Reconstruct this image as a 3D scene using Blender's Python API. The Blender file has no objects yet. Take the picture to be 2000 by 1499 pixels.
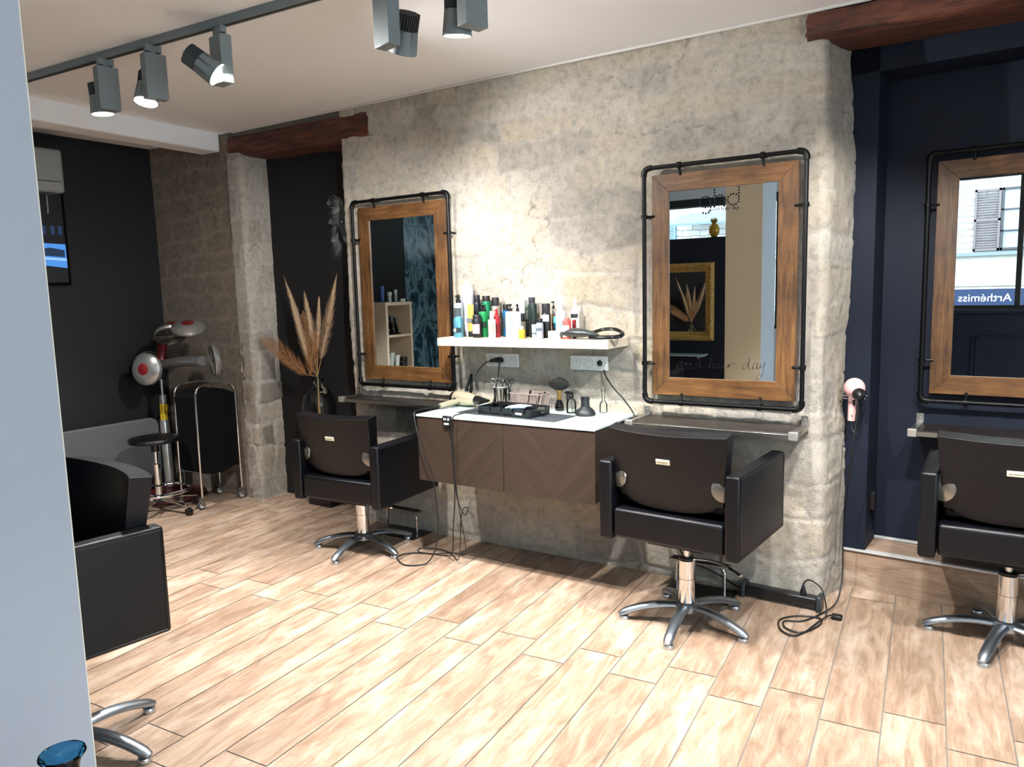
import bpy, bmesh, math, random
import numpy as np
from mathutils import Vector, Matrix, Quaternion
R = math.radians
C = bpy.context.scene.collection
SC = bpy.context.scene

# ------------------------------------------------------------------ camera
cam_d = bpy.data.cameras.new('camera'); cam = bpy.data.objects.new('camera', cam_d); C.objects.link(cam)
_f, YAW, PIT, ROL = 1472.0, R(32.8), R(-7.05), R(-1.52)
cam_d.sensor_fit = 'HORIZONTAL'; cam_d.sensor_width = 36.0; cam_d.lens = 36.0 * _f / 2000.0
cam_d.clip_start = 0.02; cam_d.clip_end = 200
_fw = Vector((-math.sin(YAW) * math.cos(PIT), math.cos(YAW) * math.cos(PIT), math.sin(PIT)))
_r0 = Vector((math.cos(YAW), math.sin(YAW), 0)); _u0 = _r0.cross(_fw)
_r = math.cos(ROL) * _r0 + math.sin(ROL) * _u0; _u = -math.sin(ROL) * _r0 + math.cos(ROL) * _u0
_m = Matrix((_r, _u, -_fw)).transposed().to_4x4(); _m.translation = (0, 0, 1.5)
cam.matrix_world = _m
SC.camera = cam

# ------------------------------------------------------------------ colour management
SC.view_settings.view_transform = 'Standard'; SC.view_settings.look = 'None'
SC.view_settings.gamma = 1.0; SC.view_settings.use_curve_mapping = False
SC.view_settings.exposure = 0.28
SC.cycles.max_bounces = 10; SC.cycles.diffuse_bounces = 5; SC.cycles.glossy_bounces = 6
SC.cycles.transparent_max_bounces = 12; SC.cycles.transmission_bounces = 8
SC.cycles.sample_clamp_indirect = 6.0; SC.cycles.caustics_reflective = False; SC.cycles.caustics_refractive = False

# ------------------------------------------------------------------ daylight
W = bpy.data.worlds.new('sky'); SC.world = W; W.use_nodes = True
bg = W.node_tree.nodes['Background']; bg.inputs[0].default_value = (0.76, 0.88, 1.0, 1); bg.inputs[1].default_value = 8.5

def portal(x0, x1, z0, z1, y, side=False):
    d = bpy.data.lights.new('window_daylight', 'AREA'); d.shape = 'RECTANGLE'; d.size = x1 - x0; d.size_y = z1 - z0
    d.cycles.is_portal = True
    o = bpy.data.objects.new('window_daylight', d); C.objects.link(o)
    o.location = (y, (x0 + x1) / 2, (z0 + z1) / 2) if side else ((x0 + x1) / 2, y, (z0 + z1) / 2)
    o.rotation_euler = Vector((-1, 0, 0) if side else (0, 1, 0)).to_track_quat('-Z', 'Z').to_euler()

WINA = (-5.0, -1.72, 1.0, 2.44); WINB = (-1.42, 2.3, 1.16, 2.6); YW = -1.5
portal(*WINA, YW - 0.12); portal(*WINB, YW - 0.12)
WIN_FILL = (-1.1, 1.9, .5, 2.5); portal(*WIN_FILL, 2.67, True)  # unseen side window, added to bring cool daylight onto pillar and ceiling
SPOT_W = 200.0
SPOT_COL = (1.0, 0.975, 0.945)
SPOT_K = 1.05

# ------------------------------------------------------------------ helpers
def lin(h):
    if isinstance(h, str):
        h = h.lstrip('#'); c = [int(h[i:i + 2], 16) / 255 for i in (0, 2, 4)]
        return tuple(x / 12.92 if x <= 0.04045 else ((x + 0.055) / 1.055) ** 2.4 for x in c)
    return h

class NT:
    def __init__(s, m): s.t = m.node_tree; s.n = s.t.nodes; s.l = s.t.links
    def a(s, typ, **k):
        nd = s.n.new(typ)
        for q, v in k.items():
            if q.startswith('i_'):
                key = q[2:]; key = int(key) if key.isdigit() else key.replace('_', ' ')
                nd.inputs[key].default_value = v
            else: setattr(nd, q, v)
        return nd
    def link(s, a, b): s.l.new(a, b)
    def ramp(s, fac, stops):
        r = s.a('ShaderNodeValToRGB'); e = r.color_ramp.elements
        while len(e) < len(stops): e.new(0.5)
        for q, (p, c) in zip(e, stops): q.position = p; q.color = (*c, 1)
        s.link(fac, r.inputs[0]); return r.outputs[0]
    def mix(s, fac, a, b, typ='MIX'):
        m = s.a('ShaderNodeMix', data_type='RGBA', blend_type=typ)
        for v, i in ((fac, 0), (a, 6), (b, 7)):
            if hasattr(v, 'links'): s.link(v, m.inputs[i])
            elif i == 0: m.inputs[0].default_value = v
            else: m.inputs[i].default_value = (*v, 1)
        return m.outputs[2]

_mats = {}
def M(name, col=(.8, .8, .8), rough=.5, metal=0.0, bump=0.0, bscale=60.0, var=0.0, vscale=8.0, spec=0.5, emit=None, estr=0.0, coat=0.0, stretch=None, coords='Object'):
    if name in _mats: return _mats[name]
    m = bpy.data.materials.new(name); m.use_nodes = True; _mats[name] = m
    t = NT(m); b = t.n['Principled BSDF']; col = lin(col)
    b.inputs['Base Color'].default_value = (*col, 1); b.inputs['Roughness'].default_value = rough
    b.inputs['Metallic'].default_value = metal; b.inputs['Specular IOR Level'].default_value = spec
    b.inputs['Coat Weight'].default_value = coat
    tc = t.a('ShaderNodeTexCoord'); src = tc.outputs[coords]
    if stretch:
        mp = t.a('ShaderNodeMapping'); mp.inputs['Scale'].default_value = stretch; t.link(src, mp.inputs[0]); src = mp.outputs[0]
    if var > 0:
        nz = t.a('ShaderNodeTexNoise', i_Scale=vscale, i_Detail=6.0, i_Roughness=.6); t.link(src, nz.inputs['Vector'])
        lo = tuple(max(0, c * (1 - var)) for c in col); hi = tuple(min(1, c * (1 + var)) for c in col)
        t.link(t.ramp(nz.outputs[0], [(.3, lo), (.7, hi)]), b.inputs['Base Color'])
    if bump > 0:
        n2 = t.a('ShaderNodeTexNoise', i_Scale=bscale, i_Detail=4.0); t.link(src, n2.inputs['Vector'])
        bp = t.a('ShaderNodeBump', i_Strength=bump, i_Distance=.01); t.link(n2.outputs[0], bp.inputs['Height']); t.link(bp.outputs[0], b.inputs['Normal'])
    if emit is not None:
        b.inputs['Emission Color'].default_value = (*lin(emit), 1); b.inputs['Emission Strength'].default_value = estr
    return m

def glass_mat(name, tint=(1, 1, 1), gloss=.12, dens=1.0):
    # clear pane or thin-walled vessel: lets light straight through, with a fresnel sheen
    if name in _mats: return _mats[name]
    m = bpy.data.materials.new(name); m.use_nodes = True; _mats[name] = m; t = NT(m)
    t.n.remove(t.n['Principled BSDF']); out = t.n['Material Output']
    tr = t.a('ShaderNodeBsdfTransparent'); tr.inputs[0].default_value = (*tint, 1)
    gl = t.a('ShaderNodeBsdfGlossy'); gl.inputs['Roughness'].default_value = .02
    lw = t.a('ShaderNodeLayerWeight', i_Blend=gloss); mx = t.a('ShaderNodeMixShader')
    t.link(lw.outputs['Fresnel'], mx.inputs[0]); t.link(tr.outputs[0], mx.inputs[1]); t.link(gl.outputs[0], mx.inputs[2]); t.link(mx.outputs[0], out.inputs[0])
    return m

class MB:
    def __init__(s): s.v = []; s.f = []; s.mi = []; s.cur = 0
    def add(s, vs, fs):
        o = len(s.v); s.v += [tuple(v) for v in vs]; s.f += [tuple(i + o for i in f) for f in fs]; s.mi += [s.cur] * len(fs); return s
    def box(s, x0, x1, y0, y1, z0, z1, mtx=None):
        vs = [Vector(p) for p in ((x0, y0, z0), (x1, y0, z0), (x1, y1, z0), (x0, y1, z0), (x0, y0, z1), (x1, y0, z1), (x1, y1, z1), (x0, y1, z1))]
        if mtx: vs = [mtx @ v for v in vs]
        return s.add(vs, [(0, 3, 2, 1), (4, 5, 6, 7), (0, 1, 5, 4), (1, 2, 6, 5), (2, 3, 7, 6), (3, 0, 4, 7)])
    def lathe(s, prof, n=24, mtx=None, cap=True):
        vs = []; fs = []
        for r, z in prof:
            for k in range(n):
                a = 2 * math.pi * k / n; vs.append(Vector((r * math.cos(a), r * math.sin(a), z)))
        for i in range(len(prof) - 1):
            for k in range(n):
                k2 = (k + 1) % n; fs.append((i * n + k, i * n + k2, (i + 1) * n + k2, (i + 1) * n + k))
        if cap:
            fs.append(tuple(range(n))[::-1]); L = (len(prof) - 1) * n; fs.append(tuple(range(L, L + n)))
        if mtx: vs = [mtx @ v for v in vs]
        return s.add(vs, fs)
    def tube(s, pts, r, n=8, closed=False, cap=True, r2=None, flat=None):
        pts = [Vector(p) for p in pts]; N = len(pts); rr = r if isinstance(r, (list, tuple)) else [r] * N
        vs = []; fs = []; prev = None
        for i in range(N):
            if closed: t = pts[(i + 1) % N] - pts[i - 1]
            else: t = pts[min(i + 1, N - 1)] - pts[max(i - 1, 0)]
            t = t.normalized() if t.length > 1e-9 else Vector((0, 0, 1))
            if prev is None:
                ref = Vector((0, 0, 1)) if abs(t.z) < .95 else Vector((1, 0, 0)); nrm = (ref - t * ref.dot(t)).normalized()
            else:
                nrm = prev - t * prev.dot(t); nrm = nrm.normalized() if nrm.length > 1e-6 else Vector((1, 0, 0))
            prev = nrm; bn = t.cross(nrm); hh = (flat[i] if isinstance(flat, (list, tuple)) else flat) if flat is not None else rr[i]
            for k in range(n):
                a = 2 * math.pi * k / n; vs.append(pts[i] + nrm * (hh * math.cos(a)) + bn * (rr[i] * math.sin(a)))
        for i in range(N if closed else N - 1):
            j = (i + 1) % N
            for k in range(n):
                k2 = (k + 1) % n; fs.append((i * n + k, i * n + k2, j * n + k2, j * n + k))
        if cap and not closed: fs.append(tuple(range(n))[::-1]); fs.append(tuple(range((N - 1) * n, N * n)))
        return s.add(vs, fs)
    def prism(s, poly, y0, y1, mtx=None):
        n = len(poly); vs = [Vector((p[0], y0, p[1])) for p in poly] + [Vector((p[0], y1, p[1])) for p in poly]
        if mtx: vs = [mtx @ v for v in vs]
        fs = [tuple(range(n)), tuple(range(n, 2 * n))[::-1]] + [((i + 1) % n, i, n + i, n + (i + 1) % n) for i in range(n)]
        return s.add(vs, fs)
    def ell(s, c, rx, ry, rz, n=16, m=10, mtx=None):
        prof = [(max(1e-4, math.sin(math.pi * i / m)), -math.cos(math.pi * i / m)) for i in range(m + 1)]
        T = Matrix.Translation(c) @ (mtx or Matrix.Identity(4)) @ Matrix.Diagonal((rx, ry, rz, 1))
        return s.lathe(prof, n, T)
    def build(s, name, mats, parent=None, loc=None, rot=None, bevel=0, seg=2, smooth=35, subsurf=0):
        me = bpy.data.meshes.new(name); me.from_pydata(s.v, [], s.f)
        if not isinstance(mats, (list, tuple)): mats = [mats]
        for m in mats: me.materials.append(m)
        me.polygons.foreach_set('material_index', s.mi)
        bm = bmesh.new(); bm.from_mesh(me); bmesh.ops.remove_doubles(bm, verts=bm.verts, dist=1e-6)
        bmesh.ops.recalc_face_normals(bm, faces=bm.faces); bm.to_mesh(me); bm.free()
        if smooth:
            me.polygons.foreach_set('use_smooth', [True] * len(me.polygons)); me.set_sharp_from_angle(angle=R(smooth))
        o = bpy.data.objects.new(name, me); C.objects.link(o)
        if parent: o.parent = parent
        if loc is not None: o.location = loc
        if rot is not None: o.rotation_euler = rot
        if bevel:
            b = o.modifiers.new('bevel', 'BEVEL'); b.width = bevel; b.segments = seg; b.limit_method = 'ANGLE'; b.angle_limit = R(40); b.harden_normals = False
            me.polygons.foreach_set('use_smooth', [True] * len(me.polygons))
        if subsurf:
            q = o.modifiers.new('sub', 'SUBSURF'); q.levels = subsurf; q.render_levels = subsurf
        return o

def tag(o, label, cat, group=None, kind=None):
    o['label'] = label; o['category'] = cat
    if group: o['group'] = group
    if kind: o['kind'] = kind
    return o
def thing(name, label, cat, loc=(0, 0, 0), rotz=0, group=None):
    o = bpy.data.objects.new(name, None); C.objects.link(o); o.empty_display_size = .05
    o.location = loc; o.rotation_euler = (0, 0, rotz); return tag(o, label, cat, group)
def struct(name, mb, m, label=None, **k):
    o = mb.build(name, m, **k); o['kind'] = 'structure'
    if label: o['label'] = label
    return o
def copy_tree(o, parent=None):
    c = o.copy(); C.objects.link(c); c.parent = parent
    for ch in [x for x in bpy.data.objects if x.parent == o]: copy_tree(ch, c)
    return c
def kids(o): return [x for x in bpy.data.objects if x.parent == o]
def smoothpath(pts, k=6, closed=False):
    P = [Vector(p) for p in pts]; N = len(P); out = []
    g = (lambda i: P[i % N]) if closed else (lambda i: P[max(0, min(N - 1, i))])
    for i in range(N if closed else N - 1):
        a, b, c, d = g(i - 1), g(i), g(i + 1), g(i + 2)
        for j in range(k):
            t = j / k; out.append(.5 * ((2 * b) + (c - a) * t + (2 * a - 5 * b + 4 * c - d) * t * t + (3 * b - a - 3 * c + d) * t ** 3))
    if not closed: out.append(P[-1])
    return out
def axis_mtx(p, d, roll=0):
    q = Vector(d).to_track_quat('Z', 'Y'); return Matrix.Translation(p) @ q.to_matrix().to_4x4() @ Matrix.Rotation(roll, 4, 'Z')
def text(name, s, size, m, parent, loc, rot=(R(90), 0, 0), ext=.0006, align='LEFT', sx=1.0):
    cu = bpy.data.curves.new(name, 'FONT'); cu.body = s; cu.size = size; cu.extrude = ext; cu.align_x = align
    tmp = bpy.data.objects.new(name + '_outline', cu); C.objects.link(tmp); bpy.context.view_layer.update()
    me = bpy.data.meshes.new_from_object(tmp.evaluated_get(bpy.context.evaluated_depsgraph_get())); bpy.data.objects.remove(tmp); me.name = name
    me.materials.clear(); me.materials.append(m)
    o = bpy.data.objects.new(name, me); C.objects.link(o); o.parent = parent; o.location = loc; o.rotation_euler = rot; o.scale = (sx, 1, 1); return o

# smooth value noise on numpy arrays
def vnoise(x, y, seed):
    xi = np.floor(x).astype(np.int64); yi = np.floor(y).astype(np.int64); fx = x - xi; fy = y - yi
    fx = fx * fx * (3 - 2 * fx); fy = fy * fy * (3 - 2 * fy)
    def h(a, b):
        n = (a * 374761393 + b * 668265263 + seed * 1442695041) & 0xFFFFFFFF
        n = ((n ^ (n >> 13)) * 1274126177) & 0xFFFFFFFF; n = (n ^ (n >> 16)) & 0xFFFFFFFF
        return n / 4294967295.0
    a = h(xi, yi); b = h(xi + 1, yi); c = h(xi, yi + 1); d = h(xi + 1, yi + 1)
    return (a * (1 - fx) + b * fx) * (1 - fy) + (c * (1 - fx) + d * fx) * fy
def fbm(x, y, seed, o=4):
    s = 0; a = .5; t = 0
    for i in range(o): s = s + a * vnoise(x * 2 ** i, y * 2 ** i, seed + i * 7); t += a; a *= .5
    return s / t * 2 - 1

# ------------------------------------------------------------------ shared materials
def stone_mat():
    m = bpy.data.materials.new('limewashed_stone'); m.use_nodes = True; t = NT(m); b = t.n['Principled BSDF']
    b.inputs['Roughness'].default_value = .93; b.inputs['Specular IOR Level'].default_value = .2
    at = t.a('ShaderNodeAttribute', attribute_name='tint'); tc = t.a('ShaderNodeTexCoord')
    n1 = t.a('ShaderNodeTexNoise', i_Scale=26.0, i_Detail=10.0, i_Roughness=.75); t.link(tc.outputs['Object'], n1.inputs['Vector'])
    g = t.ramp(n1.outputs[0], [(.3, (.60, .60, .59)), (.5, (.95, .95, .95)), (.7, (1.15, 1.15, 1.15))])
    t.link(t.mix(1.0, at.outputs['Color'], g, 'MULTIPLY'), b.inputs['Base Color'])
    n2 = t.a('ShaderNodeTexNoise', i_Scale=70.0, i_Detail=9.0, i_Roughness=.8); t.link(tc.outputs['Object'], n2.inputs['Vector'])
    n3 = t.a('ShaderNodeTexVoronoi', i_Scale=30.0, feature='DISTANCE_TO_EDGE'); t.link(tc.outputs['Object'], n3.inputs['Vector'])
    bp = t.a('ShaderNodeBump', i_Strength=1.0, i_Distance=.012); t.link(n2.outputs[0], bp.inputs['Height']); t.link(bp.outputs[0], b.inputs['Normal'])
    return m
STONE = stone_mat()

def wood_floor_mat():
    m = bpy.data.materials.new('wood_plank_tile'); m.use_nodes = True; t = NT(m); b = t.n['Principled BSDF']
    uv = t.a('ShaderNodeUVMap', uv_map='UVMap'); rn = t.a('ShaderNodeAttribute', attribute_name='rnd')
    mp = t.a('ShaderNodeMapping'); mp.inputs['Scale'].default_value = (2.0, 9.0, 1); t.link(uv.outputs[0], mp.inputs[0])
    n1 = t.a('ShaderNodeTexNoise', i_Scale=1.6, i_Detail=10.0, i_Roughness=.62, i_Distortion=1.2); t.link(mp.outputs[0], n1.inputs['Vector'])
    mp2 = t.a('ShaderNodeMapping'); mp2.inputs['Scale'].default_value = (3.0, 42.0, 1); t.link(uv.outputs[0], mp2.inputs[0])
    n2 = t.a('ShaderNodeTexNoise', i_Scale=2.5, i_Detail=6.0, i_Roughness=.7, i_Distortion=.6); t.link(mp2.outputs[0], n2.inputs['Vector'])
    mp3 = t.a('ShaderNodeMapping'); mp3.inputs['Scale'].default_value = (2.5, 6.0, 1); t.link(uv.outputs[0], mp3.inputs[0])
    n3 = t.a('ShaderNodeTexNoise', i_Scale=1.3, i_Detail=5.0, i_Roughness=.6); t.link(mp3.outputs[0], n3.inputs['Vector'])
    c1 = t.ramp(n1.outputs[0], [(.25, lin('#786251')), (.42, lin('#917b69')), (.55, lin('#a38d7b')), (.75, lin('#b8a794'))])
    g2 = t.ramp(n2.outputs[0], [(.33, (.74, .70, .66)), (.6, (1.03, 1.02, 1.01))])
    c2 = t.mix(.8, c1, g2, 'MULTIPLY')
    w = t.ramp(n3.outputs[0], [(.5, (0, 0, 0)), (.72, (.55, .55, .55))])
    c3 = t.mix(w, c2, lin('#cfc2b3'))
    pr = t.ramp(rn.outputs['Fac'], [(0.0, (.84, .81, .78)), (.5, (.97, .95, .93)), (1.0, (1.07, 1.05, 1.02))])
    t.link(t.mix(1.0, c3, pr, 'MULTIPLY'), b.inputs['Base Color'])
    b.inputs['Roughness'].default_value = .42; b.inputs['Specular IOR Level'].default_value = .35
    bp = t.a('ShaderNodeBump', i_Strength=.25, i_Distance=.003); t.link(n2.outputs[0], bp.inputs['Height']); t.link(bp.outputs[0], b.inputs['Normal'])
    return m
PLANK = wood_floor_mat()

def wood_mat(name, cols, sc=(1, 1, 1), rough=.55, nscale=3.0, bump=.2, mott=0):
    m = bpy.data.materials.new(name); m.use_nodes = True; t = NT(m); b = t.n['Principled BSDF']; b.inputs['Roughness'].default_value = rough
    tc = t.a('ShaderNodeTexCoord'); mp = t.a('ShaderNodeMapping'); mp.inputs['Scale'].default_value = sc; t.link(tc.outputs['Object'], mp.inputs[0])
    n = t.a('ShaderNodeTexNoise', i_Scale=nscale, i_Detail=9.0, i_Roughness=.62, i_Distortion=.8); t.link(mp.outputs[0], n.inputs['Vector'])
    k = len(cols); st = [(.28 + .44 * i / (k - 1), lin(c)) for i, c in enumerate(cols)]
    cc = t.ramp(n.outputs[0], st)
    if mott:
        nm = t.a('ShaderNodeTexNoise', i_Scale=5.0, i_Detail=5.0, i_Roughness=.6); t.link(tc.outputs['Object'], nm.inputs['Vector'])
        cc = t.mix(mott, cc, t.ramp(nm.outputs[0], [(.34, (.38, .33, .30)), (.55, (.95, .92, .88)), (.7, (1.15, 1.1, 1.0))]), 'MULTIPLY')
    t.link(cc, b.inputs['Base Color'])
    bp = t.a('ShaderNodeBump', i_Strength=bump, i_Distance=.004); t.link(n.outputs[0], bp.inputs['Height']); t.link(bp.outputs[0], b.inputs['Normal'])
    return m
LINTEL = wood_mat('aged_lintel_oak', ['#1e0f0a', '#3f2017', '#5c3122', '#744533'], (2, 14, 14), .7, 2.2, .8)
FRAME_H = wood_mat('stained_frame_wood_rails', ['#3a2413', '#57391c', '#6c4b28', '#7e5d38'], (2.2, 20, 24), .45, 2.0, .15, .8)
FRAME_V = wood_mat('stained_frame_wood_stiles', ['#362211', '#51351a', '#664726', '#795934'], (24, 20, 2.2), .45, 2.0, .15, .8)
PALEWOOD = wood_mat('pale_ash_laminate', ['#bdb09c', '#ccbfac', '#d6cbba'], (3, 30, 40), .45, 2.5, .05)
DARKWOOD = wood_mat('black_brown_shelf_board', ['#120d0b', '#1d1613', '#2a211c'], (3, 30, 30), .35, 3, .1)
LEATHER = M('black_leather', '#04050a', .38, bump=.10, bscale=350, spec=.36)
CHROME = M('chrome', '#dcdcdc', .07, 1.0)
STEEL = M('brushed_steel', '#a8a6a1', .32, 1.0, bump=.05, bscale=200)
ALU = M('cast_aluminium', '#a9b2bb', .34, 1.0, bump=.04, bscale=90)
BLACKPL = M('black_plastic', '#0c0d10', .38)
BLACKMET = M('black_steel_pipe', '#0b0b0d', .42, 0.6, bump=.1, bscale=150)
GREYMET = M('grey_painted_metal', '#6b7578', .5, 0.0)
CEIL = M('ceiling_paint', '#edeff1', .9, var=.02, vscale=1.5)
WHITEPAINT = M('white_wall_paint', '#d5d6d8', .8)
PILLARP = M('pale_grey_wall_paint', '#92969d', .9)
WARM_LIT = M('warm_lit_wall_tint', '#cfc7b2', .85)  # warm light on the pillar's room side, put into its colour
NAVY = M('navy_wall_paint', '#040f22', .65, spec=.35, var=.1, vscale=3)
BLACKWALL = M('near_black_wall_paint', '#05060c', .7, var=.1, vscale=3)
RUBBER = M('black_rubber', '#0a0a0a', .6)
WHITEPL = M('white_plastic', '#dfe1e0', .35)
MIRROR = M('mirror_silvering', '#e6ebea', .0, 1.0)
CLEAR = glass_mat('clear_glass', (.97, .985, .98), .3)
PANE = glass_mat('window_glass', (.97, .99, .99), .06)
BLUEGL = glass_mat('blue_glass', (.26, .54, .72), .18)
# ------------------------------------------------------------------ floor
GA = R(-3.8)                                   # the plank grid stands a little off the stone wall
gd = Vector((math.sin(GA), math.cos(GA))); gq = Vector((math.cos(GA), -math.sin(GA)))
def floor():
    rnd = random.Random(4); vs = []; fs = []; mi = []; uvs = []; rv = []
    PW, PL, gap = .1915, 1.155, .0024
    base = [(-6.2, -1.7, -.0025), (3.1, -1.7, -.0025), (3.1, 4.4, -.0025), (-6.2, 4.4, -.0025)]
    vs += base; fs.append((0, 1, 2, 3)); mi.append(1); uvs += [(0, 0)] * 4; rv.append(.5)
    for i in range(-28, 20):
        u0 = -.282 + PW * i; off = (2.635 if i % 2 == 0 else 2.78) + .0055 * min(0, i)
        for j in range(-5, 3):
            v0 = off + PL * j; v1 = v0 + PL
            if v1 < -2.0 or v0 > 4.2: continue
            v1 = min(v1, 4.2)
            a, b, c, d = u0 + gap, u0 + PW - gap, v0 + gap, v1 - gap
            q = [gq * a + gd * c, gq * b + gd * c, gq * b + gd * d, gq * a + gd * d]
            if any(p.x < -6.1 or p.x > 3.0 for p in q): continue
            o = len(vs); vs += [(p.x, p.y, 0) for p in q]; fs.append((o, o + 1, o + 2, o + 3)); mi.append(0)
            ou, ov = rnd.random() * 40, rnd.random() * 40
            uvs += [(ou + 0, ov + 0), (ou + 0, ov + PW), (ou + (d - c), ov + PW), (ou + (d - c), ov)]; rv.append(rnd.random())
    me = bpy.data.meshes.new('floor'); me.from_pydata(vs, [], fs); me.materials.append(PLANK); me.materials.append(M('grout', '#736d67', .8))
    me.polygons.foreach_set('material_index', mi)
    ul = me.uv_layers.new(name='UVMap'); ul.data.foreach_set('uv', [c for p in uvs for c in p])
    at = me.attributes.new('rnd', 'FLOAT', 'FACE'); at.data.foreach_set('value', rv)
    o = bpy.data.objects.new('floor', me); C.objects.link(o); o['kind'] = 'structure'; return o
floor()

def plank_quadbox(name, L, Wd, H, seed, loc, rotz, rows=1):
    # a board covered in the same plank tile: u runs along x
    me = bpy.data.meshes.new(name); bm = bmesh.new(); r = bmesh.ops.create_cube(bm, size=1)
    for v in bm.verts: v.co = Vector(((v.co.x + .5) * L, (v.co.y + .5) * Wd, (v.co.z + .5) * H))
    uvl = bm.loops.layers.uv.new('UVMap'); s = random.Random(seed).random() * 30
    for f in bm.faces:
        for l in f.loops:
            c = l.vert.co; l[uvl].uv = (c.x + s, (c.y if abs(f.normal.z) > .5 else c.z) + s)
    bm.to_mesh(me); bm.free(); at = me.attributes.new('rnd', 'FLOAT', 'FACE'); at.data.foreach_set('value', [.15] * len(me.polygons))
    me.materials.append(PLANK); o = bpy.data.objects.new(name, me); C.objects.link(o); o.location = loc; o.rotation_euler = (0, 0, rotz); o['kind'] = 'structure'; return o

# ------------------------------------------------------------------ stone masonry
def masonry(name, path, z0, z1, seed, res=.009, rowh=(.11, .2), stw=(.16, .46), amp=1.0, plaster=.58, cols=None, mat=None, edge_fn=None, plaster_fn=None, wear=True, tops=None):
    P = [Vector(p) for p in path]; seg = [(P[i + 1] - P[i]).length for i in range(len(P) - 1)]; Lt = sum(seg)
    ns = int(Lt / res) + 1; nz = int((z1 - z0) / res) + 1
    s = np.linspace(0, Lt, ns); z = np.linspace(z0, z1, nz)
    acc = np.concatenate([[0], np.cumsum(seg)]); px = np.interp(s, acc, [p.x for p in P]); py = np.interp(s, acc, [p.y for p in P])
    # soften the corners
    k = max(1, int(.028 / res)); ker = np.ones(2 * k + 1) / (2 * k + 1)
    pxp = np.convolve(np.pad(px, k, mode='edge'), ker, 'valid'); pyp = np.convolve(np.pad(py, k, mode='edge'), ker, 'valid')
    tx = np.gradient(pxp); ty = np.gradient(pyp); l = np.hypot(tx, ty) + 1e-9; nx, ny = ty / l, -tx / l
    S, Z = np.meshgrid(s, z)
    Sw = S + .10 * fbm(S * 3, Z * 3, seed + 1, 3) + .012 * fbm(S * 14, Z * 14, seed + 2, 2); Zw = Z + .06 * fbm(S * 2.5, Z * 3, seed + 3, 3) + .01 * fbm(S * 14, Z * 14, seed + 4, 2)
    rnd = random.Random(seed); rows = [z0 - .3]
    while rows[-1] < z1 + .3: rows.append(rows[-1] + rnd.uniform(*rowh))
    rows = np.array(rows); ri = np.clip(np.searchsorted(rows, Zw) - 1, 0, len(rows) - 2)
    ez = np.minimum(Zw - rows[ri], rows[ri + 1] - Zw)
    es = np.zeros_like(S); hh = np.zeros_like(S); tn = np.zeros_like(S); tn2 = np.zeros_like(S)
    for r in range(len(rows) - 1):
        b = [-.5 - rnd.random() * .3]
        while b[-1] < Lt + .5: b.append(b[-1] + rnd.uniform(*stw))
        b = np.array(b); hv = np.array([rnd.uniform(-.6, 1) for _ in b]); tv = np.array([rnd.random() for _ in b]); tv2 = np.array([rnd.random() for _ in b])
        mk = ri == r; q = Sw[mk]; si = np.clip(np.searchsorted(b, q) - 1, 0, len(b) - 2)
        es[mk] = np.minimum(q - b[si], b[si + 1] - q); hh[mk] = hv[si]; tn[mk] = tv[si]; tn2[mk] = tv2[si]
    e = np.minimum(ez, es); jt = np.clip(e / .02, 0, 1); jt = jt * jt * (3 - 2 * jt)
    pm = np.clip((fbm(S * 1.3, Z * 1.3, seed + 9, 3) + (plaster - .5) * 2 + (plaster_fn(S, Lt) if plaster_fn else 0)) * 2.2 + .5, 0, 1)
    d = (hh * .012 * jt + (jt - 1) * .011) * (1 - .72 * pm) + .011 * fbm(S * 4, Z * 4, seed + 11, 4) + .0045 * fbm(S * 22, Z * 22, seed + 12, 4)
    crack = np.abs(fbm(S * 2.2, Z * 3.4, seed + 21, 4)); ck = np.clip(1 - crack / .018, 0, 1) * (fbm(S * 1.7, Z * 1.7, seed + 22, 2) > .12); d -= .006 * ck
    d *= amp; d += .006
    if edge_fn is not None: d = d + edge_fn(S, Z, Lt)
    X = pxp[None, :] + nx[None, :] * d; Y = pyp[None, :] + ny[None, :] * d
    cols = cols or ['#b4ab9d', '#c5b9a2', '#9d978f', '#cac3b5', '#beb098']
    cl = np.array([lin(c) for c in cols]); idx = np.clip((tn * len(cols)).astype(int), 0, len(cols) - 1)
    base = np.array(lin('#b9b3a9')); st = cl[idx]; w = (jt * (1 - .6 * pm))[..., None]
    col = base * (1 - w) + st * w; col *= (1 + .10 * fbm(S * 6, Z * 6, seed + 31, 4))[..., None]
    col *= 1.07 * (1 - .45 * ck)[..., None]
    me = bpy.data.meshes.new(name); nv = ns * nz; co = np.empty((nv, 3), np.float32); co[:, 0] = X.ravel(); co[:, 1] = Y.ravel(); co[:, 2] = Z.ravel()
    ii = np.arange(nz - 1)[:, None] * ns + np.arange(ns - 1)[None, :]; f = np.stack([ii, ii + 1, ii + ns + 1, ii + ns], -1).reshape(-1, 4)
    me.vertices.add(nv); me.vertices.foreach_set('co', co.ravel()); me.loops.add(f.size); me.loops.foreach_set('vertex_index', f.ravel().astype(np.int32))
    me.polygons.add(len(f)); me.polygons.foreach_set('loop_start', np.arange(0, f.size, 4, dtype=np.int32)); me.polygons.foreach_set('loop_total', np.full(len(f), 4, np.int32))
    me.update(); me.validate()
    me.polygons.foreach_set('use_smooth', [True] * len(me.polygons))
    ca = me.color_attributes.new('tint', 'FLOAT_COLOR', 'POINT'); rgba = np.ones((nv, 4), np.float32); rgba[:, :3] = col.reshape(-1, 3); ca.data.foreach_set('color', rgba.ravel())
    me.materials.append(mat or STONE); o = bpy.data.objects.new(name, me); C.objects.link(o); o['kind'] = 'structure'; return o

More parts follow.
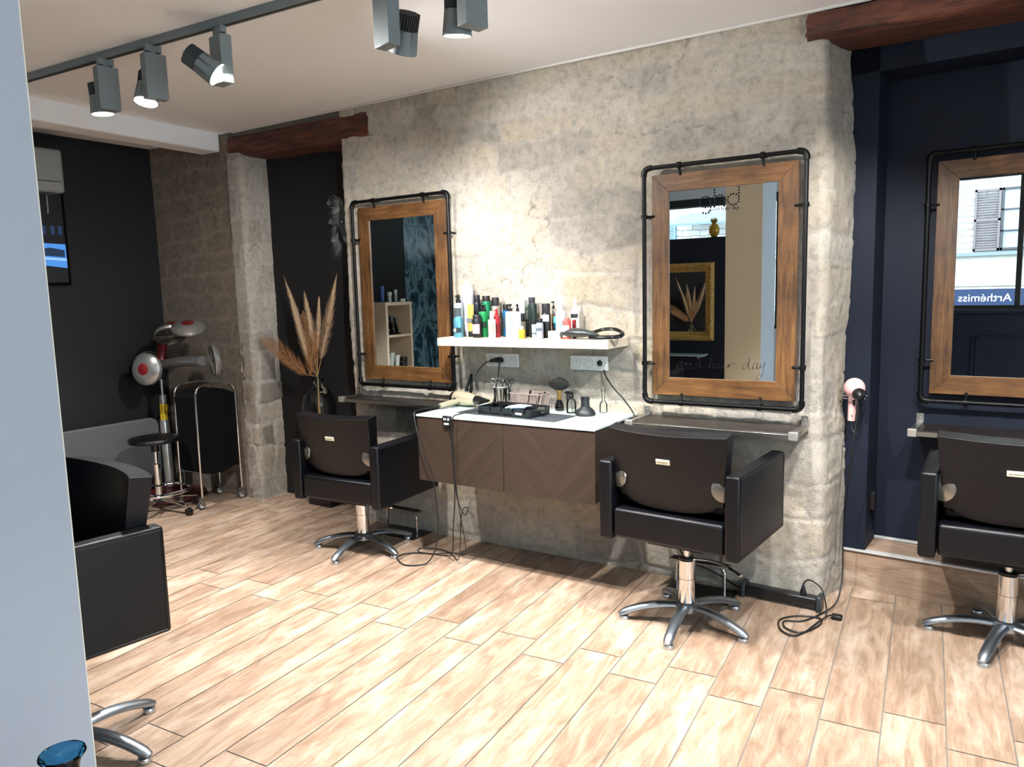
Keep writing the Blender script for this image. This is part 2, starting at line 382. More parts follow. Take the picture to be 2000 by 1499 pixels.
CZ = 2.665
def edge_main(S, Z, Lt):
    right = np.clip((S - (Lt - .33)) / .08, 0, 1); left = np.clip((.27 - S) / .06, 0, 1)
    return right * (.022 * fbm(Z * 1.6, Z * 0 + 3.3, 77, 3) + .012 * np.sin(Z * 4.2 - 6.2)) + left * .014 * fbm(Z * 3.5, Z * 0 + 1.3, 78, 3)
masonry('wall_front', [(-3.555, 3.86), (-3.565, 3.595), (-2.8, 3.592), (-1.5, 3.607), (-.655, 3.612), (-.60, 3.885)], -.004, CZ - .002, 5, edge_fn=edge_main, plaster_fn=lambda S, Lt: 2.6 * np.clip((S - (Lt - .45)) / .15, 0, 1))
masonry('trim_1', [(-4.69, 3.585), (-4.545, 3.588), (-4.545, 3.845)], -.004, 2.62, 31, rowh=(.14, .26), stw=(.12, .3), plaster=.56,
        cols=['#8f867a', '#a39989', '#7c7369', '#968a78', '#b0a797'])['label'] = 'rough stone pillar beside the dark niche'
masonry('wall_back', [(-5.64, 3.60), (-4.64, 3.592)], -.004, CZ - .002, 55, plaster=1.6, amp=.55, cols=['#857c72', '#857c72'], res=.014)['label'] = 'pinkish grey rough plaster wall beside the stone pillar'
# colour of the plaster wall differs from the stone
_pw = bpy.data.objects['wall_back'].data; _ca = _pw.color_attributes['tint']; _n = len(_pw.vertices); _b = np.ones((_n, 4), np.float32); _ca.data.foreach_get('color', _b.ravel())
_b = np.ones(_n * 4, np.float32); _ca.data.foreach_get('color', _b); _b = _b.reshape(-1, 4); _b[:, :3] *= np.array([.56, .50, .45]); _ca.data.foreach_set('color', _b.ravel())

# trim line where ceiling meets the stone
mb = MB(); mb.tube([(-4.6, 3.585, CZ - .006), (-3.5, 3.578, CZ - .006), (-2.2, 3.578, CZ - .006), (-.75, 3.592, CZ - .006), (2.4, 3.58, CZ - .006)], .007, 6)
struct('trim_2', mb, M('ceiling_edge_bead', '#c8c8c4', .6), 'thin pale bead where the ceiling meets the stone wall')

# walls of the shell
mb = MB(); mb.box(-5.76, -5.62, .55, 3.75, 0, CZ); struct('wall_left', mb, BLACKWALL)
def marble_mat():
    m = bpy.data.materials.new('blue_black_marble'); m.use_nodes = True; t = NT(m); b = t.n['Principled BSDF']; tc = t.a('ShaderNodeTexCoord')
    n0 = t.a('ShaderNodeTexNoise', i_Scale=2.2, i_Detail=8.0, i_Roughness=.62, i_Distortion=2.2); mp = t.a('ShaderNodeMapping'); mp.inputs['Scale'].default_value = (1, 1.6, .8); mp.inputs['Rotation'].default_value = (.7, 0, 0)
    t.link(tc.outputs['Object'], mp.inputs[0]); t.link(mp.outputs[0], n0.inputs['Vector'])
    t.link(t.ramp(n0.outputs[0], [(.28, lin('#0f1a22')), (.44, lin('#2a4350')), (.52, lin('#6f909c')), (.60, lin('#2d4856')), (.78, lin('#101b23'))]), b.inputs['Base Color']); b.inputs['Roughness'].default_value = .25
    return m
MARBLE = marble_mat()
mb = MB()
for a, b_ in ((0, .44), (.443, 1.043), (1.046, 1.646), (1.649, 2.249), (2.252, CZ)): mb.box(-5.76, -5.612, -1.5, .55, a, b_)
struct('wall_left', mb, MARBLE, 'blue-black veined marble tiled wall', bevel=.002)
mb = MB(); mb.box(-5.9, 3.0, 4.5, 4.7, 0, 2.8); struct('wall_light_seal', mb, BLACKWALL)  # unseen slab added behind the stone wall to block leaking sky light
mb = MB(); y0_, y1_, z0_, z1_ = WIN_FILL; mb.box(2.5, 2.65, -1.5, y0_, 0, CZ); mb.box(2.5, 2.65, y1_, 4.5, 0, CZ); mb.box(2.5, 2.65, y0_, y1_, 0, z0_); mb.box(2.5, 2.65, y0_, y1_, z1_, CZ); struct('wall_right', mb, WHITEPAINT)
mb = MB(); mb.box(-5.9, 3.0, -1.62, 4.7, CZ, CZ + .12); struct('ceiling', mb, CEIL)
mb = MB(); mb.box(-.19, 0, -.4, 2.02, 0, .14); o = struct('trim_3', mb, CEIL, 'white boxed beam dropping from the ceiling', bevel=.014, loc=(-4.625, 1.56, CZ - .128), rot=(0, 0, R(3.2)))
mb = MB(); mb.box(-.19, 0, -3.0, -.39, 0, .14); struct('trim_3', mb, CEIL, 'white boxed beam dropping from the ceiling', loc=(-4.625, 1.56, CZ - .128), rot=(0, 0, R(3.2)))
mb = MB(); mb.box(-4.56, -3.5, 3.815, 4.0, 0, CZ); struct('wall_niche', mb, M('niche_black_paint', '#030305', .8), 'near-black back wall of the niche behind the dried grass')
mb = MB(); mb.box(-4.74, -3.3, 3.602, 3.85, 2.58, CZ); struct('wall_niche', mb, M('grey_strip_plaster', '#6f675d', .9, bump=.5, bscale=80), 'wall strip above the left lintel')

# lintels
def lintel(name, x0, x1, y0, y1, z0a, z0b, z1a, z1b, seed, label, rag=0):
    nx_, ny_, nz_ = int((x1 - x0) / .03), 6, 6; mb = MB(); vs = {}; V = []; F = []
    def P(i, j, k):
        key = (i, j, k)
        if key in vs: return vs[key]
        fx, fy, fz = i / nx_, j / ny_, k / nz_; x = x0 + (x1 - x0) * fx; zb = z0a + (z0b - z0a) * fx; zt = z1a + (z1b - z1a) * fx
        ed = .012 if (k in (0, nz_) and j == 0) else 0
        n1 = float(fbm(np.array(x * 5.), np.array(fz * 2 + fy), seed, 4)); n2 = float(fbm(np.array(x * 3.), np.array(fy * 2 + fz + 9), seed + 5, 3)); n3 = float(fbm(np.array(x * 16.), np.array(fz * 3 + fy * 3), seed + 9, 3))
        xx = x + (rag * n3 if i == nx_ else 0) + (.01 * n3 if i == 0 else 0)
        V.append((xx, y0 + (y1 - y0) * fy + ed + (.012 * n1 + .008 * n3 if j == 0 else 0), zb + (zt - zb) * fz + (ed if k == 0 else -ed) + (.010 * n2 if k in (0, nz_) else 0)))
        vs[key] = len(V) - 1; return vs[key]
    for i in range(nx_):
        for k in range(nz_): F.append((P(i, 0, k), P(i + 1, 0, k), P(i + 1, 0, k + 1), P(i, 0, k + 1)))
        for j in range(ny_): F.append((P(i, j, 0), P(i, j + 1, 0), P(i + 1, j + 1, 0), P(i + 1, j, 0))); F.append((P(i, j, nz_), P(i + 1, j, nz_), P(i + 1, j + 1, nz_), P(i, j + 1, nz_)))
    for j in range(ny_):
        for k in range(nz_): F.append((P(0, j, k), P(0, j, k + 1), P(0, j + 1, k + 1), P(0, j + 1, k))); F.append((P(nx_, j, k), P(nx_, j + 1, k), P(nx_, j + 1, k + 1), P(nx_, j, k + 1)))
    mb.add(V, F); return tag(mb.build(name, LINTEL, smooth=60), label, 'beam', 'old timber lintels over the wall openings', 'structure')
lintel('lintel_beam', -4.66, -3.315, 3.578, 3.83, 2.50, 2.455, 2.642, 2.628, 3, 'dark red-brown timber lintel over the black niche with the dried grass', .03)
lintel('lintel_beam', -.748, 2.5, 3.578, 3.86, 2.535, 2.535, 2.66, 2.66, 8, 'dark red-brown timber lintel over the navy recess at the end of the stone wall')

# ------------------------------------------------------------------ navy recess on the raised step
NR = R(-3.3); NO = Vector((-.49, 3.885, 0)); NM = Matrix.Translation(NO) @ Matrix.Rotation(NR, 4, 'Z')
def nbox(name, b, m, label=None, bevel=0):
    mb = MB(); mb.box(*b); o = struct(name, mb, m, label, bevel=bevel); o.matrix_world = NM; return o
nbox('wall_recess', (-.25, 0, 0, .5, .2, 2.6), NAVY, 'navy pilaster beside the rough end of the stone wall')
nbox('wall_recess', (-.25, 3.0, 0, .235, 2.435, 2.64), NAVY, 'navy header over the recess')
nbox('wall_recess', (-.02, 3.0, .235, .4, .2, 2.5), NAVY, 'navy back wall of the recess')
plank_quadbox('step_riser', 3.1, .55, .196, 3, tuple(NM @ Vector((-.13, .004, 0))), NR)
bpy.data.objects['step_riser']['label'] = 'raised wooden step in front of the navy recess'; bpy.data.objects['step_riser']['category'] = 'step'
nbox('trim_4', (-.13, 3.0, -.006, .02, .19, .2005), M('pale_step_nosing', '#c9ccce', .4, .3), 'pale metal nosing along the edge of the raised step')
nbox('trim_5', (0, 3.0, .225, .235, .2, .212), M('pale_step_nosing'), 'pale line at the foot of the navy back wall')

# ------------------------------------------------------------------ street side: window wall
def wall_with_holes(x0, x1, holes, ya, yb, zt, m, name, label=None):
    mb = MB(); xs = x0
    for hx0, hx1, hz0, hz1 in holes:
        mb.box(xs, hx0, ya, yb, 0, zt); mb.box(hx0, hx1, ya, yb, 0, hz0); mb.box(hx0, hx1, ya, yb, hz1, zt); xs = hx1
    mb.box(xs, x1, ya, yb, 0, zt); return struct(name, mb, m, label)
wall_with_holes(-5.9, -1.55, [WINA], YW - .12, YW, CZ, WHITEPAINT, 'wall_street', 'pale wall around the window behind the navy partition')
wall_with_holes(-1.55, 3.0, [WINB], YW - .12, YW, CZ, NAVY, 'wall_street', 'navy wall below the shop window')
def window(name, w, mull, bars=()):
    x0, x1, z0, z1 = w; f = M('black_window_frame', '#0b0c0e', .45); root = MB()
    t = .045
    root.box(x0, x1, YW - .08, YW - .03, z0, z0 + t); root.box(x0, x1, YW - .08, YW - .03, z1 - t, z1); root.box(x0, x0 + t, YW - .08, YW - .03, z0 + t, z1 - t); root.box(x1 - t, x1, YW - .08, YW - .03, z0 + t, z1 - t)
    for x in mull: root.box(x - .025, x + .025, YW - .08, YW - .03, z0 + t, z1 - t)
    for z in bars: root.box(x0, x1, YW - .02, YW + .015, z, z + .085)
    o = root.build(name, f, bevel=.003); o['kind'] = 'structure'
    g = MB(); g.box(x0 + t, x1 - t, YW - .058, YW - .052, z0 + t, z1 - t); g.build('pane', PANE, o)
window('window_1', WINA, (-4.0, -2.05), (2.40,))
window('window_2', WINB, (-.41, 1.0))
y0_, y1_, z0_, z1_ = WIN_FILL; mb = MB()  # frame and pane of the added daylight window in the right wall
for b in ((y0_, y1_, z0_, z0_ + .05), (y0_, y1_, z1_ - .05, z1_), (y0_, y0_ + .05, z0_, z1_), (y1_ - .05, y1_, z0_, z1_), (.37, .42, z0_, z1_)): mb.box(2.54, 2.60, b[0], b[1], b[2], b[3])
o = mb.build('window_added_fill', M('black_window_frame'), bevel=.003); o['kind'] = 'structure'
g = MB(); g.box(2.567, 2.573, y0_ + .05, y1_ - .05, z0_ + .05, z1_ - .05); g.build('pane', PANE, o)
# panel moulding on the navy wall below window 2
mb = MB()
for x0, x1 in ((-1.2, -.78), (-.77, .6), (.75, 2.1)):
    for b in ((x0, x1, .85, .875), (x0, x1, .2, .225), (x0, x0 + .025, .2, .875), (x1 - .025, x1, .2, .875)): mb.box(b[0], b[1], YW, YW + .014, b[2], b[3])
mb.box(-1.55, 2.5, YW, YW + .04, 1.12, 1.16)
struct('trim_6', mb, NAVY, 'navy panel moulding and sill below the shop window', bevel=.004)
# partition, with a ledge cap, carrying the gold mirror
mb = MB(); mb.box(-5.62, -1.93, -.43, -.35, 0, 1.95); mb.box(-5.62, -1.92, -.45, -.33, 1.95, 1.97); struct('wall_partition', mb, NAVY, 'tall navy partition wall below the street window')
# foreground pillar: warm light painted as cream on the room face, pale grey elsewhere
mb = MB(); mb.box(-1.925, -1.626, .353, .791, 0, CZ); mb.cur = 1; mb.box(-1.925, -1.626, .791, .793, 0, CZ)
struct('wall_pillar', mb, [PILLARP, WARM_LIT], 'smooth white wall end standing close to the camera, warm light painted on the room side')

# ------------------------------------------------------------------ the street
mb = MB(); mb.box(-14, 12, -7.1, -1.62, -.35, -.15); struct('road', mb, M('street_asphalt', '#8d8f90', .9, var=.15))
def facade_mat():
    m = bpy.data.materials.new('limestone_facade'); m.use_nodes = True; t = NT(m); b = t.n['Principled BSDF']; b.inputs['Roughness'].default_value = .9
    tc = t.a('ShaderNodeTexCoord'); mp = t.a('ShaderNodeMapping'); mp.inputs['Rotation'].default_value = (R(90), 0, 0); t.link(tc.outputs['Object'], mp.inputs[0])
    nz = t.a('ShaderNodeTexNoise', i_Scale=3.0, i_Detail=3.0); t.link(mp.outputs[0], nz.inputs['Vector'])
    ad = t.a('ShaderNodeVectorMath', operation='SCALE'); ad.inputs['Scale'].default_value = .12; t.link(nz.outputs['Color'], ad.inputs[0])
    a2 = t.a('ShaderNodeVectorMath', operation='ADD'); t.link(mp.outputs[0], a2.inputs[0]); t.link(ad.outputs[0], a2.inputs[1])
    br = t.a('ShaderNodeTexBrick', i_Scale=1.0); br.inputs['Brick Width'].default_value = .34; br.inputs['Row Height'].default_value = .105; br.inputs['Mortar Size'].default_value = .008; br.inputs['Mortar Smooth'].default_value = .4
    br.inputs['Color1'].default_value = (*lin('#c2c1bc'), 1); br.inputs['Color2'].default_value = (*lin('#a9a8a3'), 1); br.inputs['Mortar'].default_value = (*lin('#7a7a76'), 1)
    t.link(a2.outputs[0], br.inputs['Vector']); t.link(br.outputs['Color'], b.inputs['Base Color'])
    bp = t.a('ShaderNodeBump', i_Strength=.6, i_Distance=.03, invert=True); t.link(br.outputs['Fac'], bp.inputs['Height']); t.link(bp.outputs[0], b.inputs['Normal']); return m
FAC = facade_mat(); FY = -7.0
bld = thing('stone_building', 'pale limestone house across the street, seen only in the mirrors', 'building', (-2, FY, -.15)); bld['kind'] = 'thing'
def fb(name, m, *boxes, bevel=0, parent=None):
    mb = MB()
    for x0, x1, d0, d1, z0, z1 in boxes: mb.box(x0 + 2, x1 + 2, d0, d1, z0 + .15, z1 + .15)
    return mb.build(name, m, parent or bld, bevel=bevel)
fb('facade', FAC, (-14, 12, -.3, 0, -.15, 6.5))
fb('ledge', M('grey_stone_ledge', '#6f7b80', .8), (-14, 12, 0, .12, 1.87, 1.93))
fb('render_band', M('stained_render', '#b0aca3', .9, var=.14, vscale=1.2), (-14, 12, 0, .03, 1.36, 1.87))
fb('shopfront', M('shopfront_dark', '#5e625e', .5), (-14, 12, 0, .03, -.15, 1.0))
GREYW = M('weathered_shutter', '#6b6263', .7); DKF = M('dark_window_timber', '#3a3a3c', .6)
def facade_window(xr, w, z0, z1, shutter_w, blue=False):
    x0 = xr; x1 = xr + w
    wf = fb('window', DKF, (x0, x1, .0, .05, z0, z0 + .04), (x0, x1, 0, .05, z1 - .04, z1), (x0, x0 + .035, 0, .05, z0, z1), (x1 - .035, x1, 0, .05, z0, z1), (x0 + w / 2 - .015, x0 + w / 2 + .015, 0, .05, z0, z1),
            (x0, x1, 0, .05, z0 + (z1 - z0) * .3, z0 + (z1 - z0) * .3 + .025), (x0, x1, 0, .05, z0 + (z1 - z0) * .64, z0 + (z1 - z0) * .64 + .025))
    fb('pane', M('curtained_pane', '#9aa6b0', .2), (x0 + .03, x1 - .03, 0, .02, z0 + .03, z1 - .03), parent=wf)
    m = M('blue_shutter', '#6f8ba3', .7) if blue else GREYW
    for s0 in (x0 - shutter_w - .01, x1 + .01):
        bx = [(s0, s0 + .035, .0, .05, z0, z1), (s0 + shutter_w - .035, s0 + shutter_w, 0, .05, z0, z1), (s0, s0 + shutter_w, 0, .05, z0, z0 + .04), (s0, s0 + shutter_w, 0, .05, z1 - .04, z1), (s0, s0 + shutter_w, 0, .05, (z0 + z1) / 2 - .02, (z0 + z1) / 2 + .02)]
        n = 22; bx += [(s0 + .03, s0 + shutter_w - .03, .01, .035, z0 + .05 + (z1 - z0 - .1) * k / n, z0 + .05 + (z1 - z0 - .1) * (k + .62) / n) for k in range(n)]
        fb('shutter', m, *bx)
facade_window(-1.165, .62, 1.95, 2.97, .38)
facade_window(1.8, .62, 1.95, 2.97, .38)
facade_window(-6.3, .62, 1.95, 2.72, .42, True)
awn = MB(); awn.box(-.8, .8, 0, .7, 0, .04, Matrix.Translation((-2.35, 0, 2.95)) @ Matrix.Rotation(R(-18), 4, 'X')); awn.build('canopy_roof', M('slate_canopy', '#6b7f8c', .7), bld)
sg = MB(); sg.box(-2.4, 1.2, 0, .05, 1.02, 1.34); sign = sg.build('shop_sign', M('sign_navy', '#16294a', .5), loc=(0, FY + .03, 0)); tag(sign, 'navy shop sign lettered Arthémiss on the house across the street', 'sign')
sb = MB(); sb.box(-2.4, 1.2, .05, .056, 1.315, 1.345); sb.build('sign_border', WHITEPL, sign)
text('sign_lettering', 'Arthémiss', .185, WHITEPL, sign, (-.955, .054, 1.105), rot=(R(90), 0, R(180)), ext=.003, sx=1.02)
# ------------------------------------------------------------------ salon chairs
PLATE = M('ivory_nameplate', '#e4ddc8', .3, .2); INK = M('dark_ink', '#17181b', .5)
DISC = M('hinge_cover', '#8d8a82', .22, .85)
def backrest_mesh(mb, w0, w1, z0, z1, y0, y1, th, curve):
    nu, nv = 14, 8; V = []; F = []
    def pt(i, j, side):
        u = -1 + 2 * i / nu; v = j / nv; w = (w0 + (w1 - w0) * v) / 2
        x = u * w; y = y0 + (y1 - y0) * v + curve * (u * u) * (.35 + .65 * v); z = z0 + (z1 - z0) * v + (.012 * u * u if j == 0 else 0) + .006 * u * u * v
        if j == 0: z += .035 * u ** 4
        return (x, y + (th if side else 0) * (1 - .25 * (1 - v)), z + (.012 if side else 0) * v)
    idx = {}
    for side in (0, 1):
        for i in range(nu + 1):
            for j in range(nv + 1): idx[(i, j, side)] = len(V); V.append(pt(i, j, side))
    for i in range(nu):
        for j in range(nv):
            F.append((idx[i, j, 0], idx[i + 1, j, 0], idx[i + 1, j + 1, 0], idx[i, j + 1, 0])); F.append((idx[i, j, 1], idx[i, j + 1, 1], idx[i + 1, j + 1, 1], idx[i + 1, j, 1]))
    for i in range(nu):
        F.append((idx[i, 0, 0], idx[i, 0, 1], idx[i + 1, 0, 1], idx[i + 1, 0, 0])); F.append((idx[i, nv, 0], idx[i + 1, nv, 0], idx[i + 1, nv, 1], idx[i, nv, 1]))
    for j in range(nv):
        F.append((idx[0, j, 0], idx[0, j + 1, 0], idx[0, j + 1, 1], idx[0, j, 1])); F.append((idx[nu, j, 0], idx[nu, j, 1], idx[nu, j + 1, 1], idx[nu, j + 1, 0]))
    mb.add(V, F)
UP = []      # names of the parts that rise with the pump
def make_chair():
    t = thing('salon_chair', '', 'chair')
    def up(o): o['lift'] = 1; return o
    mb = MB(); mb.box(-.25, .25, -.218, .30, .012, .145); up(mb.build('seat_base', LEATHER, t, bevel=.016, seg=3))
    mb = MB(); mb.box(-.246, .246, -.14, .33, .147, .215); up(mb.build('seat_cushion', LEATHER, t, bevel=.026, seg=4))
    for s in (-1, 1):
        mb = MB(); mb.box(min(s * .254, s * .316), max(s * .254, s * .316), -.225, .345, 0, .352); a = up(mb.build('armrest', LEATHER, t, bevel=.011, seg=3))
        sm = MB(); xo = s * .3165; sm.tube([(xo, -.212, .340), (xo, .333, .340), (xo, .333, .012), (xo, -.212, .012)], .0016, 5, closed=True); sm.build('piping', M('leather_piping', '#16181d', .35), a)
    mb = MB(); backrest_mesh(mb, .46, .53, .160, .497, -.185, -.272, .075, .045); b = up(mb.build('backrest', LEATHER, t, bevel=.018, seg=3))
    v = .62; yb = -.185 + (-.09) * v; tilt = math.atan2(.09, .35)
    pm = Matrix.Translation((0, yb - .002, .165 + .35 * v)) @ Matrix.Rotation(tilt, 4, 'X')
    mb = MB(); mb.box(-.03, .03, -.004, .006, -.011, .011, pm); pl = mb.build('nameplate', PLATE, b, bevel=.001)
    tx = text('plate_lettering', 'salon ambience', .0078, INK, pl, tuple(pm @ Vector((0, -.0048, -.0025))), rot=(R(90) + tilt, 0, 0), ext=.0002, align='CENTER')
    for s in (-1, 1):
        d = Vector((s * .45, -.89, .05)); mb = MB(); mb.lathe([(.052, 0), (.056, .004), (.054, .010), (.035, .016), (.0005, .018)], 28, axis_mtx((s * .238, -.175, .285), d))
        h = mb.build('hinge_cover', DISC, b)
        for q in (.03, -.03): k = MB(); k.lathe([(.0035, .012), (.0035, .018)], 8, axis_mtx((s * .238, -.175, .285 + q), d)); k.build('screw', CHROME, h)
    mb = MB(); mb.box(-.13, .13, -.13, .13, -.022, .014); up(mb.build('mounting_plate', BLACKMET, t, bevel=.004))
    mb = MB(); mb.lathe([(.014, -.2), (.014, -.01)], 16); up(mb.build('piston', CHROME, t))
    mb = MB(); mb.lathe([(.037, .085), (.037, .292), (.034, .296)], 32); mb.build('pump_column', CHROME, t)
    mb = MB(); mb.lathe([(.034, .296), (.034, .303), (.018, .306)], 24); mb.build('column_collar', BLACKPL, t); mb = MB(); mb.lathe([(.0378, .208), (.0378, .2095)], 32); mb.build('column_seam', BLACKPL, t)
    mb = MB(); mb.lathe([(.03, .052), (.052, .06), (.055, .082), (.044, .096), (.038, .10)], 24); mb.build('hub', ALU, t)
    for k in range(5):
        a = R(72 * k); mb = MB(); P = []; Wd = []; Hh = []
        for i in range(13):
            q = i / 12; r = .03 + .270 * q; z = .078 + .012 * math.sin(q * math.pi * .55) - .066 * q ** 2.0
            P.append((r, 0, z)); Wd.append((.027 - .006 * q) if i < 12 else .014); Hh.append(.016 if i < 12 else .010)
        mb.tube(P, Wd, 12, flat=Hh); leg = mb.build('leg', ALU, t, rot=(0, 0, a)); leg['legk'] = k
        f = MB(); f.lathe([(.0215, 0), (.0225, .003), (.0225, .014), (.020, .018)], 20, Matrix.Translation((.279, 0, 0))); f.build('foot_glide', M('foot_metal', '#c0c6cc', .25, .9), leg)
    return t
LEVER = M('chrome')
chair0 = make_chair(); used = [False]
def place_chair(x, y, rot, zb, base, label, lever=None):
    c = copy_tree(chair0) if used[0] else chair0; used[0] = True
    c.location = (x, y, 0); c.rotation_euler = (0, 0, R(rot)); c['label'] = label; c['group'] = 'black leather salon chairs'
    for k in kids(c):
        if k.get('lift'): k.location.z = zb
        if k.name.startswith('leg'): k.rotation_euler = (0, 0, R(base + 72 * k['legk'] - rot))
    if lever:
        mb = MB(); mb.tube(smoothpath(lever, 5), [.006, ] * (5 * (len(lever) - 1) - 4) + [.010] * 5, 8, flat=.005); mb.build('pump_lever', CHROME, c)
    return c
c1 = place_chair(-3.113, 3.158, 4, .325, -153, 'black leather salon chair by the dried grass vase, beneath the mirror reflecting pale shelves', [(.03, 0, .30), (.12, -.02, .315), (.20, -.04, .31), (.27, -.07, .295)])
c2 = place_chair(-1.113, 3.124, -4, .40, -158, 'black leather salon chair with its back to us below the mirror lettered good hair day', None)
c3 = place_chair(.088, 3.575, 0, .385, -177, 'black leather salon chair in front of the navy recess, cut by the picture edge', None)
c4 = place_chair(-2.545, 1.17, 172, .435, 20, 'black leather salon chair half hidden by the white wall end near the camera', None)
for o in bpy.data.objects:
    for q in ('lift', 'legk'):
        if q in o: del o[q]

# ------------------------------------------------------------------ foot rests between chairs and wall
def footrest(x, y, rz, label, w=.33):
    t = thing('footrest', label, 'footrest', (x, y, 0), R(rz), 'footrests on the floor under the mirrors')
    mb = MB(); mb.box(-w / 2, w / 2, -.09, .085, 0, .008); mb.build('base_plate', M('dark_footrest_plate', '#2b2724', .3, .6), t, bevel=.002)
    for s in (-1, 1):
        mb = MB(); mb.tube(smoothpath([(s * .12, 0, .008), (s * .12, .0, .09), (s * .117, .0, .125), (s * .10, .0, .143), (s * .05, 0, .145)], 5), .0075, 10); mb.build('leg', CHROME, t)
    mb = MB(); mb.box(-.155, .155, -.024, .024, .145, .157); mb.build('foot_bar', STEEL, t, bevel=.004)
    mb = MB(); mb.box(-.14, .14, -.017, .017, .157, .163); mb.build('rubber_tread', RUBBER, t, bevel=.002)
    return t
footrest(-3.10, 3.49, 0, 'chrome footrest behind the left chair, near the cord loops')
footrest(-1.17, 3.475, 0, 'chrome footrest behind the chair in front of the lettered mirror')

# ------------------------------------------------------------------ framed mirrors in black pipe
def wall_mirror(name, x, y, rz, label, w=.755, z0=.928, z1=2.07):
    t = thing(name, label, 'mirror', (x, y, 0), R(rz), 'wood framed mirrors held in black pipe')
    hw = w / 2; ww = .343; wz0, wz1 = .962, 2.035; gz0, gz1 = 1.05, 1.952; gx = .257
    # wood frame: mitred members, front at y=0 .. back y=.03
    def member(poly, m, nm):
        mb = MB(); mb.prism(poly, 0, .032); return mb.build(nm, m, t, bevel=.0015)
    member([(-ww, wz1), (ww, wz1), (gx, gz1), (-gx, gz1)], FRAME_H, 'frame_rail'); member([(-ww, wz0), (-gx, gz0), (gx, gz0), (ww, wz0)], FRAME_H, 'frame_rail')
    member([(-ww, wz0), (-ww, wz1), (-gx, gz1), (-gx, gz0)], FRAME_V, 'frame_stile'); member([(ww, wz0), (gx, gz0), (gx, gz1), (ww, wz1)], FRAME_V, 'frame_stile')
    mb = MB(); mb.box(-gx - .004, gx + .004, .008, .012, gz0 - .004, gz1 + .004); mb.build('mirror_glass', MIRROR, t, smooth=0)
    mb = MB(); mb.box(-gx - .004, gx + .004, .0125, .03, gz0 - .004, gz1 + .004); mb.build('backing_board', BLACKPL, t)
    r = .0105; py = -.014; mb = MB(); k = .028
    P = []
    for cx, cz, a0 in ((hw - k, z1 - k, 0), (-hw + k, z1 - k, 90), (-hw + k, z0 + k, 180), (hw - k, z0 + k, 270)):
        for q in range(5): a = R(a0 + q * 22.5); P.append((cx + k * math.cos(a), py, cz + k * math.sin(a)))
    mb.tube(P, r, 12, closed=True); mb.build('pipe_frame', BLACKMET, t)
    for cx, cz, a0 in ((hw - k, z1 - k, 0), (-hw + k, z1 - k, 90), (-hw + k, z0 + k, 180), (hw - k, z0 + k, 270)):
        e = MB(); E_ = [(cx + k * math.cos(R(a0 + q * 15)), py, cz + k * math.sin(R(a0 + q * 15))) for q in range(7)]
        a = Vector(E_[0]) - Vector(E_[1]); b = Vector(E_[-1]) - Vector(E_[-2]); E_ = [tuple(Vector(E_[0]) + a.normalized() * .012)] + E_ + [tuple(Vector(E_[-1]) + b.normalized() * .012)]
        e.tube(E_, .0145, 12); e.build('elbow_fitting', BLACKMET, t)
    clamps = [(-.20, z1, 0), (.19, z1, 0), (-.19, z0, 0), (.19, z0, 0), (-hw, 1.84, 1), (-hw, 1.12, 1), (hw, 1.84, 1), (hw, 1.12, 1)]
    for cx, cz, vert in clamps:
        e = MB(); ax = (0, 0, 1) if vert else (1, 0, 0)
        e.lathe([(.0155, -.009), (.0155, .009)], 14, axis_mtx((cx, py, cz), ax))
        s = -1 if (cx > 0 if vert else cz > 1.5) else 1
        if vert: e.tube([(cx, py, cz), (cx + s * .03, -.003, cz), (cx + s * .048, -.001, cz)], .006, 8)
        else: e.tube([(cx, py, cz), (cx, -.003, cz + s * .026), (cx, -.001, cz + s * .046)], .006, 8)
        e.tube([(cx, py, cz), (cx, .05, cz)], .006, 8)
        e.build('pipe_clamp', BLACKMET, t)
    return t
m1 = wall_mirror('wall_mirror', -3.058, 3.545, 0, 'wood framed mirror in black pipe, reflecting pale shelves and dark marble, by the dried grass')
m2 = wall_mirror('wall_mirror', -1.102, 3.548, 0, 'wood framed mirror in black pipe with good hair day script across its glass')
_c3 = Vector((math.cos(R(-3)), math.sin(R(-3)))); _p = Vector((-.291, 4.058)) + _c3 * .378
m3 = wall_mirror('wall_mirror', _p.x, _p.y, -3, 'wood framed mirror in black pipe on the navy wall, reflecting the street')
